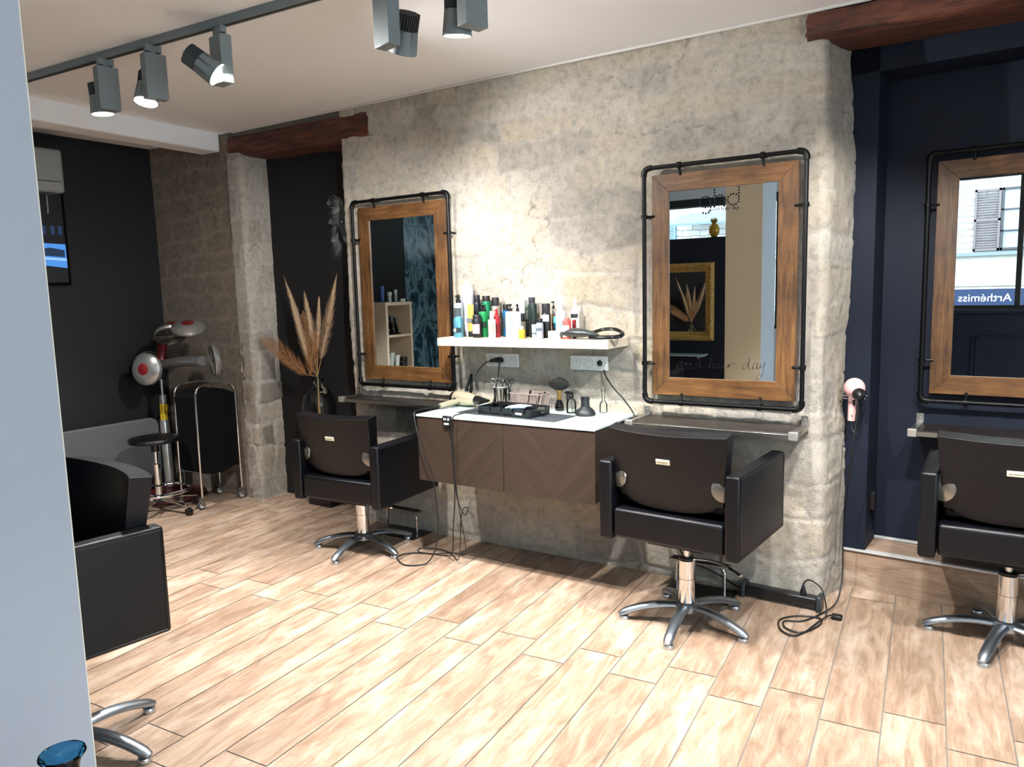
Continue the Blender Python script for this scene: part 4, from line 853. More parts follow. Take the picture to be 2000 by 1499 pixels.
mb = MB(); mb.box(-.046, -.034, -.04, -.02, .043, .050); mb.build('switch', BLACKPL, h)
mb = MB(); mb.tube(smoothpath([(-2.60, 3.285, .869), (-2.62, 3.20, .866), (-2.63, 3.105, .862), (-2.61, 3.08, .80), (-2.56, 3.065, .666), (-2.50, 3.07, .52), (-2.49, 3.08, .40), (-2.50, 3.10, .25), (-2.54, 3.12, .10), (-2.60, 3.12, .012), (-2.64, 3.07, .006), (-2.70, 3.045, .006), (-2.77, 3.075, .006), (-2.824, 3.13, .006), (-2.81, 3.19, .006), (-2.75, 3.235, .006), (-2.66, 3.26, .006), (-2.58, 3.27, .008), (-2.50, 3.22, .05), (-2.42, 3.13, .22), (-2.37, 3.09, .42), (-2.36, 3.075, .60), (-2.362, 3.07, .75), (-2.355, 3.078, .85), (-2.33, 3.12, .868), (-2.27, 3.30, .885), (-2.33, 3.45, .97), (-2.36, 3.53, 1.06), (-2.372, 3.555, 1.105)], 5), .0036, 8); mb.build('cord', CORD, hd, loc=(2.535, -3.42, -.851))
plug(hd, (-2.372 + 2.535, 3.574 - 3.42, 1.106 - .851), (.1, -1, -.1), .05, .017)
# clipper/iron cord from the first outlet
ic = thing('straightening_iron', 'black straightening iron standing open against the wall under the left mirror', 'hair straightener', (-2.575, 3.50, .852))
mb = MB(); mb.tube([(-.012, .0, .0), (-.008, .02, .09), (.006, .045, .165)], [.013, .013, .009], 10, flat=[.010, .009, .006]); mb.build('arm', BLACKPL, ic)
mb = MB(); mb.tube([(.025, -.01, .0), (.028, .015, .09), (.010, .045, .168)], [.012, .012, .008], 10, flat=[.010, .009, .006]); mb.build('arm', M('gloss_black'), ic)
mb = MB(); mb.tube(smoothpath([(.02, -.005, .01), (.0, -.03, .006), (-.01, -.02, .03), (.04, .0, .11), (.06, .03, .18), (.11, .04, .235), (.15, .045, .250)], 5), .0028, 8); mb.build('cord', CORD, ic)
mb = MB(); mb.tube([(.145, .045, .250), (.185, .052, .256), (.205, .058, .257)], [.008, .015, .017], 12); mb.build('plug', BLACKPL, ic)
# second plug on the right: cord falls behind the mirror shelf, comes up at the power strip
ps = thing('power_strip', 'long black power strip lying on the floor against the stone wall', 'power strip', (-.80, 3.54, 0), R(-2))
mb = MB(); mb.box(-.165, .165, -.028, .028, .012, .062); mb.build('body', M('strip_black', '#141619', .3), ps, bevel=.010, seg=3)
for s in (-1, 1):
    mb = MB(); mb.box(min(s * .163, s * .185), max(s * .163, s * .185), -.036, .036, 0, .074); mb.build('end_foot', M('strip_grey_end', '#2b3238', .4), ps, bevel=.006)
mb = MB(); mb.tube(smoothpath([(-.183, .0, .03), (-.24, .03, .03), (-.30, .03, .06), (-.38, .0, .10), (-.45, -.02, .13), (-.52, .0, .2), (-.62, .0, .5), (-.72, -.035, .80), (-.75, -.02, .86), (-.80, -.015, .92), (-.87, -.01, .985), (-.92, 0, 1.05), (-.935, .015, 1.10)], 5), .0038, 8); mb.build('cord', CORD, ps)
mb = MB(); mb.lathe([(.019, 0), (.019, .014), (.008, .02), (.006, .022)], 20, axis_mtx((-.953, .018, 1.106), (0, -1, 0))); mb.build('plug', BLACKPL, ps)
# pink hair dryer in a wall ring on the navy pilaster
PINK = M('matt_pink_plastic', '#d9a9a6', .45)
pk = thing('hair_dryer', 'pink hair dryer hanging in a metal ring on the navy pilaster', 'hair dryer', (-.545, 3.80, 1.0))
mb = MB(); mb.ell((0, .0, .005), .047, .042, .047, 24, 14); mb.build('body', PINK, pk)
mb = MB(); mb.lathe([(.029, 0), (.030, .012), (.024, .030), (.012, .042), (.0005, .044)], 24, axis_mtx((.022, -.03, -.018), (.35, -.9, -.25))); mb.build('nozzle', BLACKPL, pk)
mb = MB(); mb.tube([(-.006, 0, -.03), (-.008, .0, -.09), (-.010, 0, -.15)], [.019, .0185, .0165], 14); h = mb.build('handle', PINK, pk)
mb = MB(); mb.box(-.003, .008, -.0205, -.017, -.075, -.05); mb.lathe([(.003, 0), (.003, .002)], 8, axis_mtx((-.006, -.0175, -.125), (0, -1, 0))); mb.build('switch', BLACKPL, h)
mb = MB(); mb.tube(smoothpath([(-.01, 0, -.15), (-.005, -.01, -.19), (.022, -.02, -.21), (.03, -.03, -.17), (.028, -.05, -.06), (.025, -.05, -.03)], 6), .003, 8); mb.build('cord', CORD, pk)
mb = MB(); mb.tube(smoothpath([(.025, -.06, -.03), (.024, -.06, -.1), (.015, -.08, -.22), (.008, -.085, -.35), (-.012, -.08, -.46), (-.018, -.08, -.6), (-.018, -.085, -.75), (-.012, -.12, -.88), (-.02, -.2, -.97), (-.06, -.30, -.992), (-.12, -.43, -.993), (-.19, -.47, -.993), (-.17, -.54, -.993), (-.10, -.55, -.993), (-.05, -.44, -.993), (-.06, -.37, -.993), (-.14, -.38, -.993), (-.21, -.46, -.993), (-.19, -.56, -.993), (-.13, -.60, -.993), (-.09, -.54, -.993), (-.06, -.42, -.990), (-.03, -.34, -.985), (-.005, -.33, -.985)], 5), .0034, 8); mb.build('long_cord', CORD, pk)
mb = MB(); mb.box(-.02, .025, -.345, -.31, -.9995, -.978, Matrix.Identity(4)); mb.build('inline_switch', BLACKPL, pk, bevel=.006)
mb = MB(); mb.tube([(.056 * math.cos(R(a)), .056 * math.sin(R(a)) * .85, -.028) for a in range(0, 360, 15)], .0028, 8, closed=True); mb.tube([(.05 * math.cos(R(a)), .05 * math.sin(R(a)) * .85, -.042) for a in range(0, 360, 15)], .0028, 8, closed=True); mb.box(-.012, .012, .045, .086, -.045, -.02); rg = mb.build('wall_ring', CHROME, loc=(-.545, 3.80, 1.0)); tag(rg, 'chrome wall ring holding the pink hair dryer', 'dryer holder')
sp = thing('extension_plug', 'black plug with a curled cord standing in the power strip', 'plug', (-.70, 3.535, .0635)); mb = MB(); mb.lathe([(.013, 0), (.014, .01), (.009, .03), (.006, .042), (.004, .046)], 16); mb.build('plug', BLACKPL, sp)
mb = MB(); mb.tube(smoothpath([(0, 0, .04), (.003, 0, .056), (.02, .0, .072), (.05, -.01, .07), (.085, -.02, .045), (.11, -.05, -.02), (.115, -.08, -.055)], 6), .0034, 8); mb.build('cord', CORD, sp)
so = MB(); so.box(-.012, .012, -.03, .03, -.045, .045); o = so.build('floor_socket', BLACKPL, loc=tuple(NM @ Vector((.012, .10, .43))), rot=(0, 0, NR), bevel=.003); tag(o, 'small black socket plate low on the side of the navy pilaster', 'socket')

# thin loop cord hanging beside the cabinet remote
rm = thing('cable_remote', 'small black control hanging by its cord on the brown cabinet front', 'remote control', (-2.400, 3.088, .83))
mb = MB(); mb.box(-.027, .027, -.008, .008, -.028, .026); mb.build('body', BLACKPL, rm, bevel=.004)
mb = MB(); mb.box(-.016, .016, -.0095, -.0078, -.020, -.010); mb.lathe([(.007, 0), (.0072, .001)], 16, axis_mtx((.013, -.008, .010), (0, -1, 0))); mb.box(-.018, -.012, -.009, -.008, .004, .016); mb.box(-.008, -.002, -.009, -.008, .004, .016); mb.build('button', M('remote_button', '#aeb4b6', .4), rm)
mb = MB(); mb.tube(smoothpath([(.0, .0, -.028), (.03, .0, -.12), (.035, .0, -.30), (.05, .0, -.42), (.085, .01, -.50), (.10, .02, -.46), (.07, .02, -.47), (.045, .03, -.53), (.02, .05, -.65), (-.05, .12, -.80), (-.15, .20, -.823), (-.25, .25, -.824), (-.36, .235, -.824), (-.40, .20, -.824), (-.36, .16, -.824), (-.27, .175, -.824), (-.18, .24, -.824), (-.08, .22, -.81), (-.0, .12, -.7), (.03, .04, -.5), (.025, .02, -.3), (.02, .03, -.05), (.02, .05, .015)], 5), .0027, 8); mb.build('cord', CORD, rm)

# ------------------------------------------------------------------ things on the glass worktop
WZ = .8505
mat_ = MB(); mat_.box(-.315, .315, -.10, .10, 0, .004); o = mat_.build('heat_mat', M('grey_silicone', '#2c3238', .7, bump=.2, bscale=400), loc=(-2.115, 3.30, WZ), rot=(0, 0, R(-4)), bevel=.0015); tag(o, 'flat dark rubber mat under the black tool tray', 'mat')
ty = thing('tool_tray', 'black open tool tray with slotted compartments on the rubber mat', 'tray', (-2.12, 3.30, WZ + .0042), R(-5))
TB = M('black_tray_plastic', '#14171b', .35); mb = MB()
mb.box(-.17, .17, -.085, .085, 0, .004)
for y in (.082,): mb.box(-.17, .17, y - .003, y + .003, 0, .045)
for x in (-.17, .167): mb.box(x, x + .004, -.085, .085, 0, .042)
xs = [-.17, -.095, -.085, -.02, -.01, .055, .065, .13, .14, .17]
for a, b in zip(xs[::2], xs[1::2]): mb.box(a, b, -.088, -.082, 0, .042)
mb.box(-.17, .17, -.088, -.082, 0, .018)
mb.build('tray_body', TB, ty, bevel=.001)
mb = MB()
for x in (-.09, -.015, .06): mb.box(x - .002, x + .002, -.082, .079, .004, .034)
mb.build('divider', TB, ty)
mb = MB(); mb.box(.078, .118, -.0892, -.088, .014, .024); mb.build('tray_badge', cm('#e8e8e8', .4), ty)
bc = thing('hair_clipper', 'light blue hair clipper lying in the tool tray', 'clipper', (-2.085, 3.31, WZ + .03), R(12)); mb = MB(); mb.tube([(-.085, 0, .0), (-.06, 0, .006), (0, 0, .012), (.05, 0, .010), (.075, 0, .006)], [.008, .018, .021, .019, .012], 14, flat=[.006, .011, .014, .013, .009]); mb.build('body', cm('#8db8dd', .35), bc)
mb = MB(); mb.box(.07, .092, -.014, .014, -.001, .010); mb.build('blade', STEEL, bc, bevel=.001)
dk = thing('hair_trimmer', 'dark trimmer with a silver end lying in the tool tray', 'trimmer', (-1.99, 3.285, WZ + .028), R(-8)); mb = MB(); mb.tube([(-.06, 0, 0), (-.04, 0, .004), (.02, 0, .010), (.04, 0, .010)], [.010, .018, .020, .018], 14); mb.build('body', M('gloss_black'), dk); mb = MB(); mb.tube([(.04, 0, .010), (.065, 0, .010)], [.018, .016], 14); mb.build('silver_end', CHROME, dk)
hc = thing('hair_comb', 'dark comb lying flat at the back of the tool tray', 'comb', (-2.20, 3.34, WZ + .047), R(-4)); mb = MB(); mb.box(-.09, .09, .008, .016, 0, .003)
for k in range(44): mb.box(-.088 + k * .004, -.0865 + k * .004, -.012, .009, .0005, .0025)
mb.build('comb_body', M('dark_comb', '#1e1517', .4), hc)
# scissors in a clear holder
gh = thing('scissors_holder', 'small clear glass holder for scissors', 'holder', (-2.335, 3.50, WZ)); mb = MB(); mb.lathe([(.034, .001), (.036, .003), (.038, .112)], 24, cap=False); mb.lathe([(.0005, .001), (.034, .001)], 24, cap=False); mb.build('vessel', CLEAR, gh); mb = MB(); mb.lathe([(.0375, .110), (.0395, .111), (.0395, .115), (.0375, .115)], 24, cap=False); mb.build('rim', WHITEPL, gh)
def scissors(x, y, rz, tilt, m, label, up=.0):
    t = thing('hair_scissors', label, 'scissors', (x, y, WZ + .012 + up), R(rz), 'scissors in the clear holder'); T = Matrix.Rotation(R(tilt), 4, 'Y')
    for s in (-1, 1):
        mb = MB(); mb.prism([(0, 0), (s * .004, .04), (s * .006, .085), (-s * .002, .085)], -.001 + s * .0012, .001 + s * .0012, T); mb.tube([T @ Vector((s * .002, 0, .085)), T @ Vector((s * .008, 0, .105)), T @ Vector((s * .011, 0, .120))], .0028, 8)
        mb.tube([T @ Vector((s * .0135 + .0115 * math.cos(R(a)), 0, .134 + .0135 * math.sin(R(a)))) for a in range(0, 360, 24)], .0026, 8, closed=True); mb.build('blade', m, t)
    return t
scissors(-2.352, 3.50, 20, -6, STEEL, 'steel scissors leftmost in the clear holder'); scissors(-2.335, 3.505, -20, 0, STEEL, 'steel scissors in the middle of the clear holder'); scissors(-2.318, 3.50, 35, 5, BLACKPL, 'black handled scissors in the clear holder'); 
scissors(-2.272, 3.49, 60, 3, BLACKPL, 'black thinning scissors standing between the clear holder and the wire basket', .0)
# wire basket
bk = thing('wire_basket', 'rose coloured wire basket of thin upright bars', 'basket', (-2.14, 3.50, WZ), R(-6)); RG = M('rose_coated_wire', '#b29e97', .4, .4); mb = MB()
def rrect(w, d, z, k=.02, n=5):
    P = []
    for cx, cy, a0 in ((w - k, d - k, 0), (-w + k, d - k, 90), (-w + k, -d + k, 180), (w - k, -d + k, 270)):
        for q in range(n): a = R(a0 + q * 90 / (n - 1)); P.append((cx + k * math.cos(a), cy + k * math.sin(a), z))
    return P
for z, w, d in ((.088, .105, .058), (.003, .09, .045), (.03, .095, .049)): mb.tube(rrect(w, d, z), .0034, 6, closed=True)
A, B = rrect(.105, .058, .088, .02, 5), rrect(.09, .045, .003, .02, 5)
def samp(P, s):
    L = [0]; 
    for i in range(len(P)): L.append(L[-1] + (Vector(P[(i + 1) % len(P)]) - Vector(P[i])).length)
    q = s * L[-1]
    for i in range(len(P)):
        if L[i + 1] >= q: f = (q - L[i]) / max(1e-9, L[i + 1] - L[i]); return Vector(P[i]).lerp(Vector(P[(i + 1) % len(P)]), f)
    return Vector(P[0])
for k in range(46): mb.tube([samp(A, k / 46), samp(B, k / 46)], .0022, 5)
mb.build('wire_frame', RG, bk)
for k, (x, y) in enumerate(((.04, .0), (.06, .02), (-.03, .01))):
    c = MB(); c.tube([(x, y, .005), (x + .01, y + .005, .05), (x + .02, y + .01, .088 + .006 * k)], [.008, .010, .007], 10, flat=.005); o = c.build('hair_clip', BLACKPL, loc=(-2.14, 3.50, WZ), rot=(0, 0, R(-6))); tag(o, ['black hair clip leaning highest in the rose wire basket', 'black hair clip at the back corner of the rose wire basket', 'black hair clip low in the middle of the rose wire basket'][k], 'hair clip', 'clips in the wire basket')
# neck brush
nb = thing('neck_brush', 'black fan shaped neck brush standing on its gold and black handle', 'brush', (-1.962, 3.51, WZ)); mb = MB(); mb.lathe([(.020, 0), (.024, .004), (.026, .02), (.020, .045), (.013, .055), (.0125, .06)], 24); mb.build('handle', M('gloss_black'), nb); mb = MB(); mb.lathe([(.0125, .06), (.012, .09), (.018, .108), (.020, .112)], 24); mb.build('gold_collar', M('brass_collar', '#a4864a', .3, .8), nb)
mb = MB(); mb.tube([(0, 0, .110), (0, 0, .122), (0, 0, .137), (0, 0, .158), (0, 0, .172), (0, 0, .180)], [.016, .02, .026, .028, .02, .006], 28, flat=[.02, .046, .066, .056, .032, .006]); o = mb.build('bristles', M('black_bristles', '#050507', .8, bump=.5, bscale=300), nb)
# clear spray bottle
sb_ = thing('spray_bottle', 'small clear glass spray bottle with a black trigger', 'spray bottle', (-1.862, 3.46, WZ)); mb = MB(); mb.lathe([(.024, .001), (.0265, .004), (.0265, .055), (.022, .068), (.012, .076), (.0115, .084)], 24, cap=False); mb.lathe([(.0005, .001), (.024, .001)], 24, cap=False); mb.build('glass_body', CLEAR, sb_); mb = MB(); mb.lathe([(.013, .078), (.013, .094), (.008, .1)], 16); mb.box(-.032, .01, -.007, .007, .100, .116); mb.box(-.026, -.020, -.005, .005, .066, .1); mb.lathe([(.005, 0), (.006, .01)], 12, axis_mtx((-.03, 0, .108), (-1, 0, 0))); mb.build('trigger', BLACKPL, sb_, bevel=.002); mb = MB(); mb.tube([(0, 0, .08), (.006, 0, .008)], .0018, 6); mb.build('dip_tube', BLACKPL, sb_)
# diffuser
df = thing('dryer_diffuser', 'black dome shaped dryer diffuser standing on its wide rim', 'diffuser', (-1.765, 3.43, WZ)); mb = MB(); mb.lathe([(.050, 0), (.053, .004), (.052, .014), (.044, .028), (.028, .040), (.023, .046), (.0225, .078), (.0235, .080), (.0235, .094), (.019, .094), (.018, .06)], 36, cap=False); mb.build('dome', M('matt_black_plastic', '#15191d', .5), df)
mb = MB(); mb.box(-.006, .006, -.0245, -.021, .080, .094); mb.build('clip_tab', BLACKPL, df)
gv = thing('glass_bottle', 'small empty clear glass bottle behind the diffuser', 'bottle', (-1.715, 3.54, WZ)); mb = MB(); mb.lathe([(.019, .001), (.021, .004), (.021, .045), (.012, .06), (.008, .066), (.008, .10), (.011, .104), (.011, .112)], 20, cap=False); mb.build('glass_body', CLEAR, gv); mb = MB(); mb.lathe([(.0075, .112), (.012, .115), (.012, .128), (.006, .134)], 16); mb.build('stopper', CLEAR, gv)

# ------------------------------------------------------------------ vase with dried grass
VX, VY = -4.03, 3.715
vs_ = thing('glass_vase', 'tall clear glass demijohn vase in front of the black niche', 'vase', (VX, VY, 0)); H = .90
plinth = MB(); plinth.box(-.11, .11, -.05, .11, 0, .40); o = plinth.build('plinth', M('black_plinth', '#0b0b0d', .5), loc=(VX, VY, 0), bevel=.004); tag(o, 'black block under the glass vase, behind the left chair', 'plinth')
vs_.location.z = .4005
mb = MB(); mb.lathe([(.10, .001), (.117, .01), (.118, .33), (.112, .38), (.085, .425), (.045, .45), (.036, .462), (.034, .50), (.040, .504), (.040, .516), (.034, .518)], 36, cap=False); mb.lathe([(.0005, .001), (.10, .001)], 30, cap=False); mb.build('vase_glass', glass_mat('green_tinted_glass', (.94, .98, .97), .35), vs_)
PAMP = M('pampas_plume', '#a88d70', .95, var=.25, vscale=40); FROND = M('dry_palm_frond', '#8d6440', .85, var=.2, vscale=30); STEM = M('dry_stem', '#9c7f52', .8)
rnd = random.Random(11)
def plume(tip, base, width, label, rough=1.0, n=900):
    width *= 1.45
    t = thing('pampas_plume', label, 'dried grass', base, 0, 'pampas plumes in the glass vase'); b = Vector(base); tp = Vector(tip) - b
    foot = Vector((VX, VY, .93)) - b; foot2 = Vector((VX + (VX - base[0]) * .3, VY, .50)) - b
    mb = MB(); mb.tube([foot2, foot, Vector((0, 0, 0)), tp * .6], [.0026, .0026, .0024, .0012], 6); mb.build('stem', STEM, t)
    ax_ = tp.normalized(); L = tp.length; sx = ax_.cross(Vector((0, 1, 0))).normalized(); sy = ax_.cross(sx); mb = MB()
    for i in range(n):
        f = rnd.random() ** .9; a = rnd.random() * 2 * math.pi; w = width * (math.sin(math.pi * min(1, (f + .04) ** .62)) ** .8) * rnd.uniform(.35, 1)
        p0 = ax_ * (L * f * .86); out = (sx * math.cos(a) + sy * math.sin(a) * .6) * w; l = rnd.uniform(.05, .11)
        p2 = p0 + out + ax_ * l + Vector((0, 0, -.01 * rnd.random())); p1 = p0 + out * .65 + ax_ * l * .35
        if (p2 - p0).dot(ax_) + L * f * .86 > L: p2 = p0 + out * .3 + ax_ * (L - L * f * .86) * .98
        wd = .0028; side = ax_.cross(out).normalized() * wd if out.length > 1e-5 else sx * wd
        mb.add([p0 - side * .5, p0 + side * .5, p1 + side, p1 - side, p2], [(0, 1, 2, 3), (3, 2, 4)])
    mb.build('plume', PAMP, t, smooth=0); return t
plume((-4.29, 3.69, 1.66), (-4.07, 3.70, 1.02), .034, 'tall pampas plume leaning towards the stone pillar')
plume((-4.20, 3.66, 1.47), (-4.06, 3.68, 1.0), .028, 'shorter pampas plume in front of the one leaning to the pillar')
plume((-4.12, 3.72, 1.54), (-4.04, 3.71, 1.08), .034, 'middle pampas plume, standing nearly upright')
plume((-3.985, 3.73, 1.50), (-4.01, 3.71, 1.10), .024, 'slender pampas plume between the middle and right ones')
plume((-3.765, 3.70, 1.66), (-3.97, 3.70, 1.05), .042, 'tall pampas plume leaning towards the mirror', n=1100)
def frond(base, tip, width, sag, label, n=30):
    t = thing('palm_frond', label, 'dried leaf', base, 0, 'dried palm fronds in the glass vase'); b = Vector(base); tp = Vector(tip) - b
    P = [Vector((0, 0, 0)).lerp(tp, q / 10) + Vector((0, 0, sag * math.sin(math.pi * q / 10))) for q in range(11)]
    foot = Vector((VX, VY, .93)) - b; foot2 = Vector((VX, VY, .52)) - b; mb = MB(); mb.tube([foot2, foot] + P, [.0026] * 2 + [.0024 - .0001 * i for i in range(11)], 6); mb.build('rib', FROND, t); mb = MB()
    for i in range(n):
        f = (i + .5) / n; q = f * 10; k = min(9, int(q)); p = P[k].lerp(P[k + 1], q - k); d = (P[k + 1] - P[k]).normalized(); sd = d.cross(Vector((0, 1, 0))).normalized()
        for s in (-1, 1):
            l = width * (math.sin(math.pi * (f * .78 + .2)) ** .7) * rnd.uniform(.9, 1.08); e = p + (sd * s * .62 + d * .78) * l + Vector((0, rnd.uniform(-.012, .012), -.008)); m = p.lerp(e, .5); wv = d * .0038
            mb.add([p - wv * .6, p + wv * .6, m + wv, e, m - wv], [(0, 1, 2, 4), (4, 2, 3)])
    mb.build('leaflets', FROND, t, smooth=0); return t
frond((-4.06, 3.64, .96), (-4.47, 3.60, 1.20), .125, .03, 'brown palm frond spreading low towards the stone pillar', 40)
frond((-4.02, 3.64, .95), (-3.93, 3.62, 1.26), .115, .0, 'brown palm frond standing at the front of the vase', 34)
frond((-4.05, 3.67, 1.0), (-4.10, 3.68, 1.40), .085, .0, 'brown palm frond behind the front plumes', 30)
frond((-4.04, 3.62, .95), (-4.30, 3.60, 1.10), .10, .02, 'short brown palm frond under the spreading one', 28)

# ------------------------------------------------------------------ lion wall print in the niche
lp = thing('wall_print', 'dark wall print of a lion face with small pale emblems, in the black niche', 'wall print', (-3.80, 3.812, 1.92))
mb = MB(); mb.box(-.14, .22, -.002, .003, -.30, .28); mb.build('print_sheet', M('print_black', '#030306', .7), lp)
def blob(poly, m, name, y=-.0035, par=lp): b = MB(); b.prism([(x, z) for x, z in poly], y, y + .0012); return b.build(name, m, par, smooth=0)
G1, G2, G3, G4 = cm('#4a5255', .7), cm('#5f6668', .7), cm('#868c89', .7), cm('#d7dcd8', .7)
mane = MB()
for k in range(260):
    f = rnd.random(); a = R(95 + 150 * f); bx, bz = .025, .05
    p = Vector((bx + (.075 + .03 * rnd.random()) * math.cos(a), bz + (.13 + .05 * rnd.random()) * math.sin(a)))
    dr = Vector((-.35 - .3 * rnd.random(), .35 - 1.3 * f + .15 * rnd.random())).normalized(); q = p + dr * rnd.uniform(.04, .13); n_ = Vector((-dr.y, dr.x)) * .0022
    if q.x < -.13 or q.y < -.29 or q.y > .27: continue
    yy = -.0026 - .000004 * k; mane.add([(p.x - n_.x, yy, p.y - n_.y), (p.x + n_.x, yy, p.y + n_.y), (q.x, yy, q.y)], [(0, 1, 2)])
mane.build('mane', G2, lp, smooth=0)
blob([(-.055, .12), (-.015, .17), (.055, .19), (.2, .15), (.2, -.09), (.045, -.10), (.0, -.05), (-.025, .02), (-.055, .07)], G1, 'face', -.0040)
blob([(-.030, .075), (-.015, .095), (.01, .09), (.02, .07), (-.005, .062)], cm('#0a0b0c', .5), 'eye_socket', -.0052); blob([(-.019, .078), (-.005, .086), (.009, .076), (-.005, .070)], G4, 'eye', -.0064)
blob([(.025, .02), (.06, .03), (.085, .01), (.065, -.012), (.037, -.005)], cm('#070708', .5), 'nose', -.0052); blob([(-.005, -.03), (.035, -.02), (.085, -.03), (.075, -.06), (.015, -.062)], G3, 'muzzle', -.0052); blob([(-.055, .15), (-.03, .185), (-.015, .165), (-.03, .14)], G3, 'ear', -.0052)
em = MB()
for x, z in ((-.12, .215), (-.02, .225), (-.07, .155), (-.115, .085), (-.10, -.04)):
    for q in ((0, .0), ): 
        em.tube([(x + .008 * math.cos(R(a)), -.0035, z + .011 * math.sin(R(a))) for a in range(0, 360, 40)], .0012, 4, closed=True); em.tube([(x - .016, -.0035, z + .006), (x - .014, -.0035, z - .01), (x, -.0035, z - .017), (x + .014, -.0035, z - .01), (x + .016, -.0035, z + .006)], .0013, 4); em.tube([(x - .004, -.0035, z + .015), (x, -.0035, z + .022), (x + .004, -.0035, z + .015)], .0012, 4)
em.build('emblem', cm('#9a9e9f', .6), lp)
# ------------------------------------------------------------------ corner: trolley, stool, colour processor, wash bench, screen
tl = thing('salon_trolley', 'chrome framed trolley with a black sling body, beside the stone pillar', 'trolley', (-4.86, 3.385, 0), R(0))
def hoop(x, y0, y1, top, zt):
    k = .045; ym = (y0 + y1) / 2; P = [(x, y0, zt[0])]; 
    P += [(x, y0 + .005, top - .12), (x, y0 + .01, top - .05), (x, y0 + .035, top - .012), (x, y0 + .08, top), (x, ym, top + .006), (x, y1 - .08, top), (x, y1 - .035, top - .012), (x, y1 - .01, top - .05), (x, y1 - .005, top - .12), (x, y1, zt[0])]
    mb = MB(); mb.tube(smoothpath(P, 5), .0085, 12); return mb.build('chrome_hoop', CHROME, tl)
hoop(.13, -.175, .165, .885, (.085,)); hoop(-.13, -.165, .165, .88, (.085,))
mb = MB(); V = []; n_ = 12
for xx in (-.128, .128):
    for i in range(n_ + 1):
        f = i / n_; V.append((xx, -.165 + .325 * f, .80 + .055 * math.sin(math.pi * f)))
    for i in range(n_ + 1):
        f = 1 - i / n_; V.append((xx, -.155 + .305 * f, .255 - .03 * math.sin(math.pi * f) + .02 * f))
m_ = 2 * (n_ + 1); F = [tuple(range(m_)), tuple(range(m_, 2 * m_))[::-1]] + [(i, (i + 1) % m_, m_ + (i + 1) % m_, m_ + i) for i in range(m_)]
mb.add(V, F); mb.build('sling_body', M('black_sling', '#020203', .8, spec=.15), tl, bevel=.004)
mb = MB(); mb.tube([(-.13, -.165, .26), (.13, -.165, .26)], .006, 8); mb.tube([(-.13, .16, .26), (.13, .16, .26)], .006, 8); mb.build('cross_bar', CHROME, tl)
for x, y in ((.13, -.175), (.13, .165), (-.13, -.165), (-.13, .165)):
    mb = MB(); mb.lathe([(.028, -.009), (.030, -.006), (.030, .006), (.028, .009)], 22, axis_mtx((x, y - .012, .030), (1, 0, 0))); w_ = mb.build('caster_wheel', M('grey_caster_tyre', '#3b3c3e', .6), tl)
    mb = MB(); mb.lathe([(.018, -.0105), (.018, .0105)], 18, axis_mtx((x, y - .012, .030), (1, 0, 0))); mb.build('wheel_hub', M('pale_hub', '#b9b8b2', .4), w_)
    mb = MB(); mb.box(x - .014, x - .0115, y - .022, y + .006, .028, .075); mb.box(x + .0115, x + .014, y - .022, y + .006, .028, .075); mb.box(x - .014, x + .014, y - .016, y + .012, .068, .088); mb.build('caster_fork', STEEL, tl, bevel=.001)

sx_, sy_ = -4.95, 3.02
sl = thing('rolling_stool', 'black round stool on a chrome column with a ring footrest', 'stool', (sx_, sy_, 0))
mb = MB(); mb.lathe([(.03, .498), (.12, .500), (.165, .510), (.172, .525), (.165, .540), (.10, .552), (.0005, .556)], 36); mb.build('seat', LEATHER, sl)
mb = MB(); mb.lathe([(.028, .44), (.028, .498)], 16); mb.build('seat_plate', BLACKPL, sl)
mb = MB(); mb.lathe([(.014, .32), (.014, .45)], 16); mb.lathe([(.026, .12), (.026, .35), (.016, .355)], 24); mb.build('gas_column', CHROME, sl)
mb = MB(); mb.lathe([(.04, .075), (.042, .12), (.03, .13)], 20); mb.build('hub', BLACKPL, sl)
mb = MB(); mb.tube([(.205 * math.cos(R(a)), .205 * math.sin(R(a)), .155) for a in range(0, 360, 12)], .009, 10, closed=True)
for k in range(4): a = R(45 + 90 * k); mb.tube([(.035 * math.cos(a), .035 * math.sin(a), .12), (.20 * math.cos(a), .20 * math.sin(a), .153)], .006, 8)
mb.build('foot_ring', CHROME, sl)
for k in range(5):
    a = R(10 + 72 * k); c, s_ = math.cos(a), math.sin(a); mb = MB(); mb.tube([(.03 * c, .03 * s_, .095), (.16 * c, .16 * s_, .085), (.27 * c, .27 * s_, .062)], [.016, .013, .011], 10, flat=[.012, .010, .009]); lg_ = mb.build('leg', CHROME, sl)
    mb = MB(); mb.lathe([(.022, -.017), (.026, -.014), (.026, .014), (.022, .017)], 20, axis_mtx((.27 * c, .27 * s_, .0262), (-s_, c, 0))); mb.build('caster', BLACKPL, lg_)

cx_, cy_ = -5.27, 3.31
cp = thing('hair_processor', 'silver and red hair colour processor with five round heads on a pole', 'hair processor', (cx_, cy_, 0))
RED = M('processor_red', '#6d1519', .4, .1); SIL = M('processor_silver', '#a9a9a6', .28, .75)
mb = MB(); mb.lathe([(.25, 0), (.262, .010), (.258, .028), (.22, .04), (.10, .07), (.05, .085), (.0005, .086)], 40); mb.build('base_disc', M('processor_base_red', '#4a0f12', .4), cp)
mb = MB(); mb.lathe([(.034, .08), (.034, .58), (.028, .60)], 24); mb.build('lower_pole', SIL, cp)
mb = MB(); mb.lathe([(.026, .60), (.026, .78), (.018, .79)], 20); mb.lathe([(.010, .78), (.010, .93)], 14); mb.build('upper_pole', SIL, cp)
mb = MB(); n_ = 8; mb.lathe([(.0275, .60), (.0275, .72)], 20); o = mb.build('warning_label', M('yellow_label', '#c9a417', .5), cp)
mb = MB()
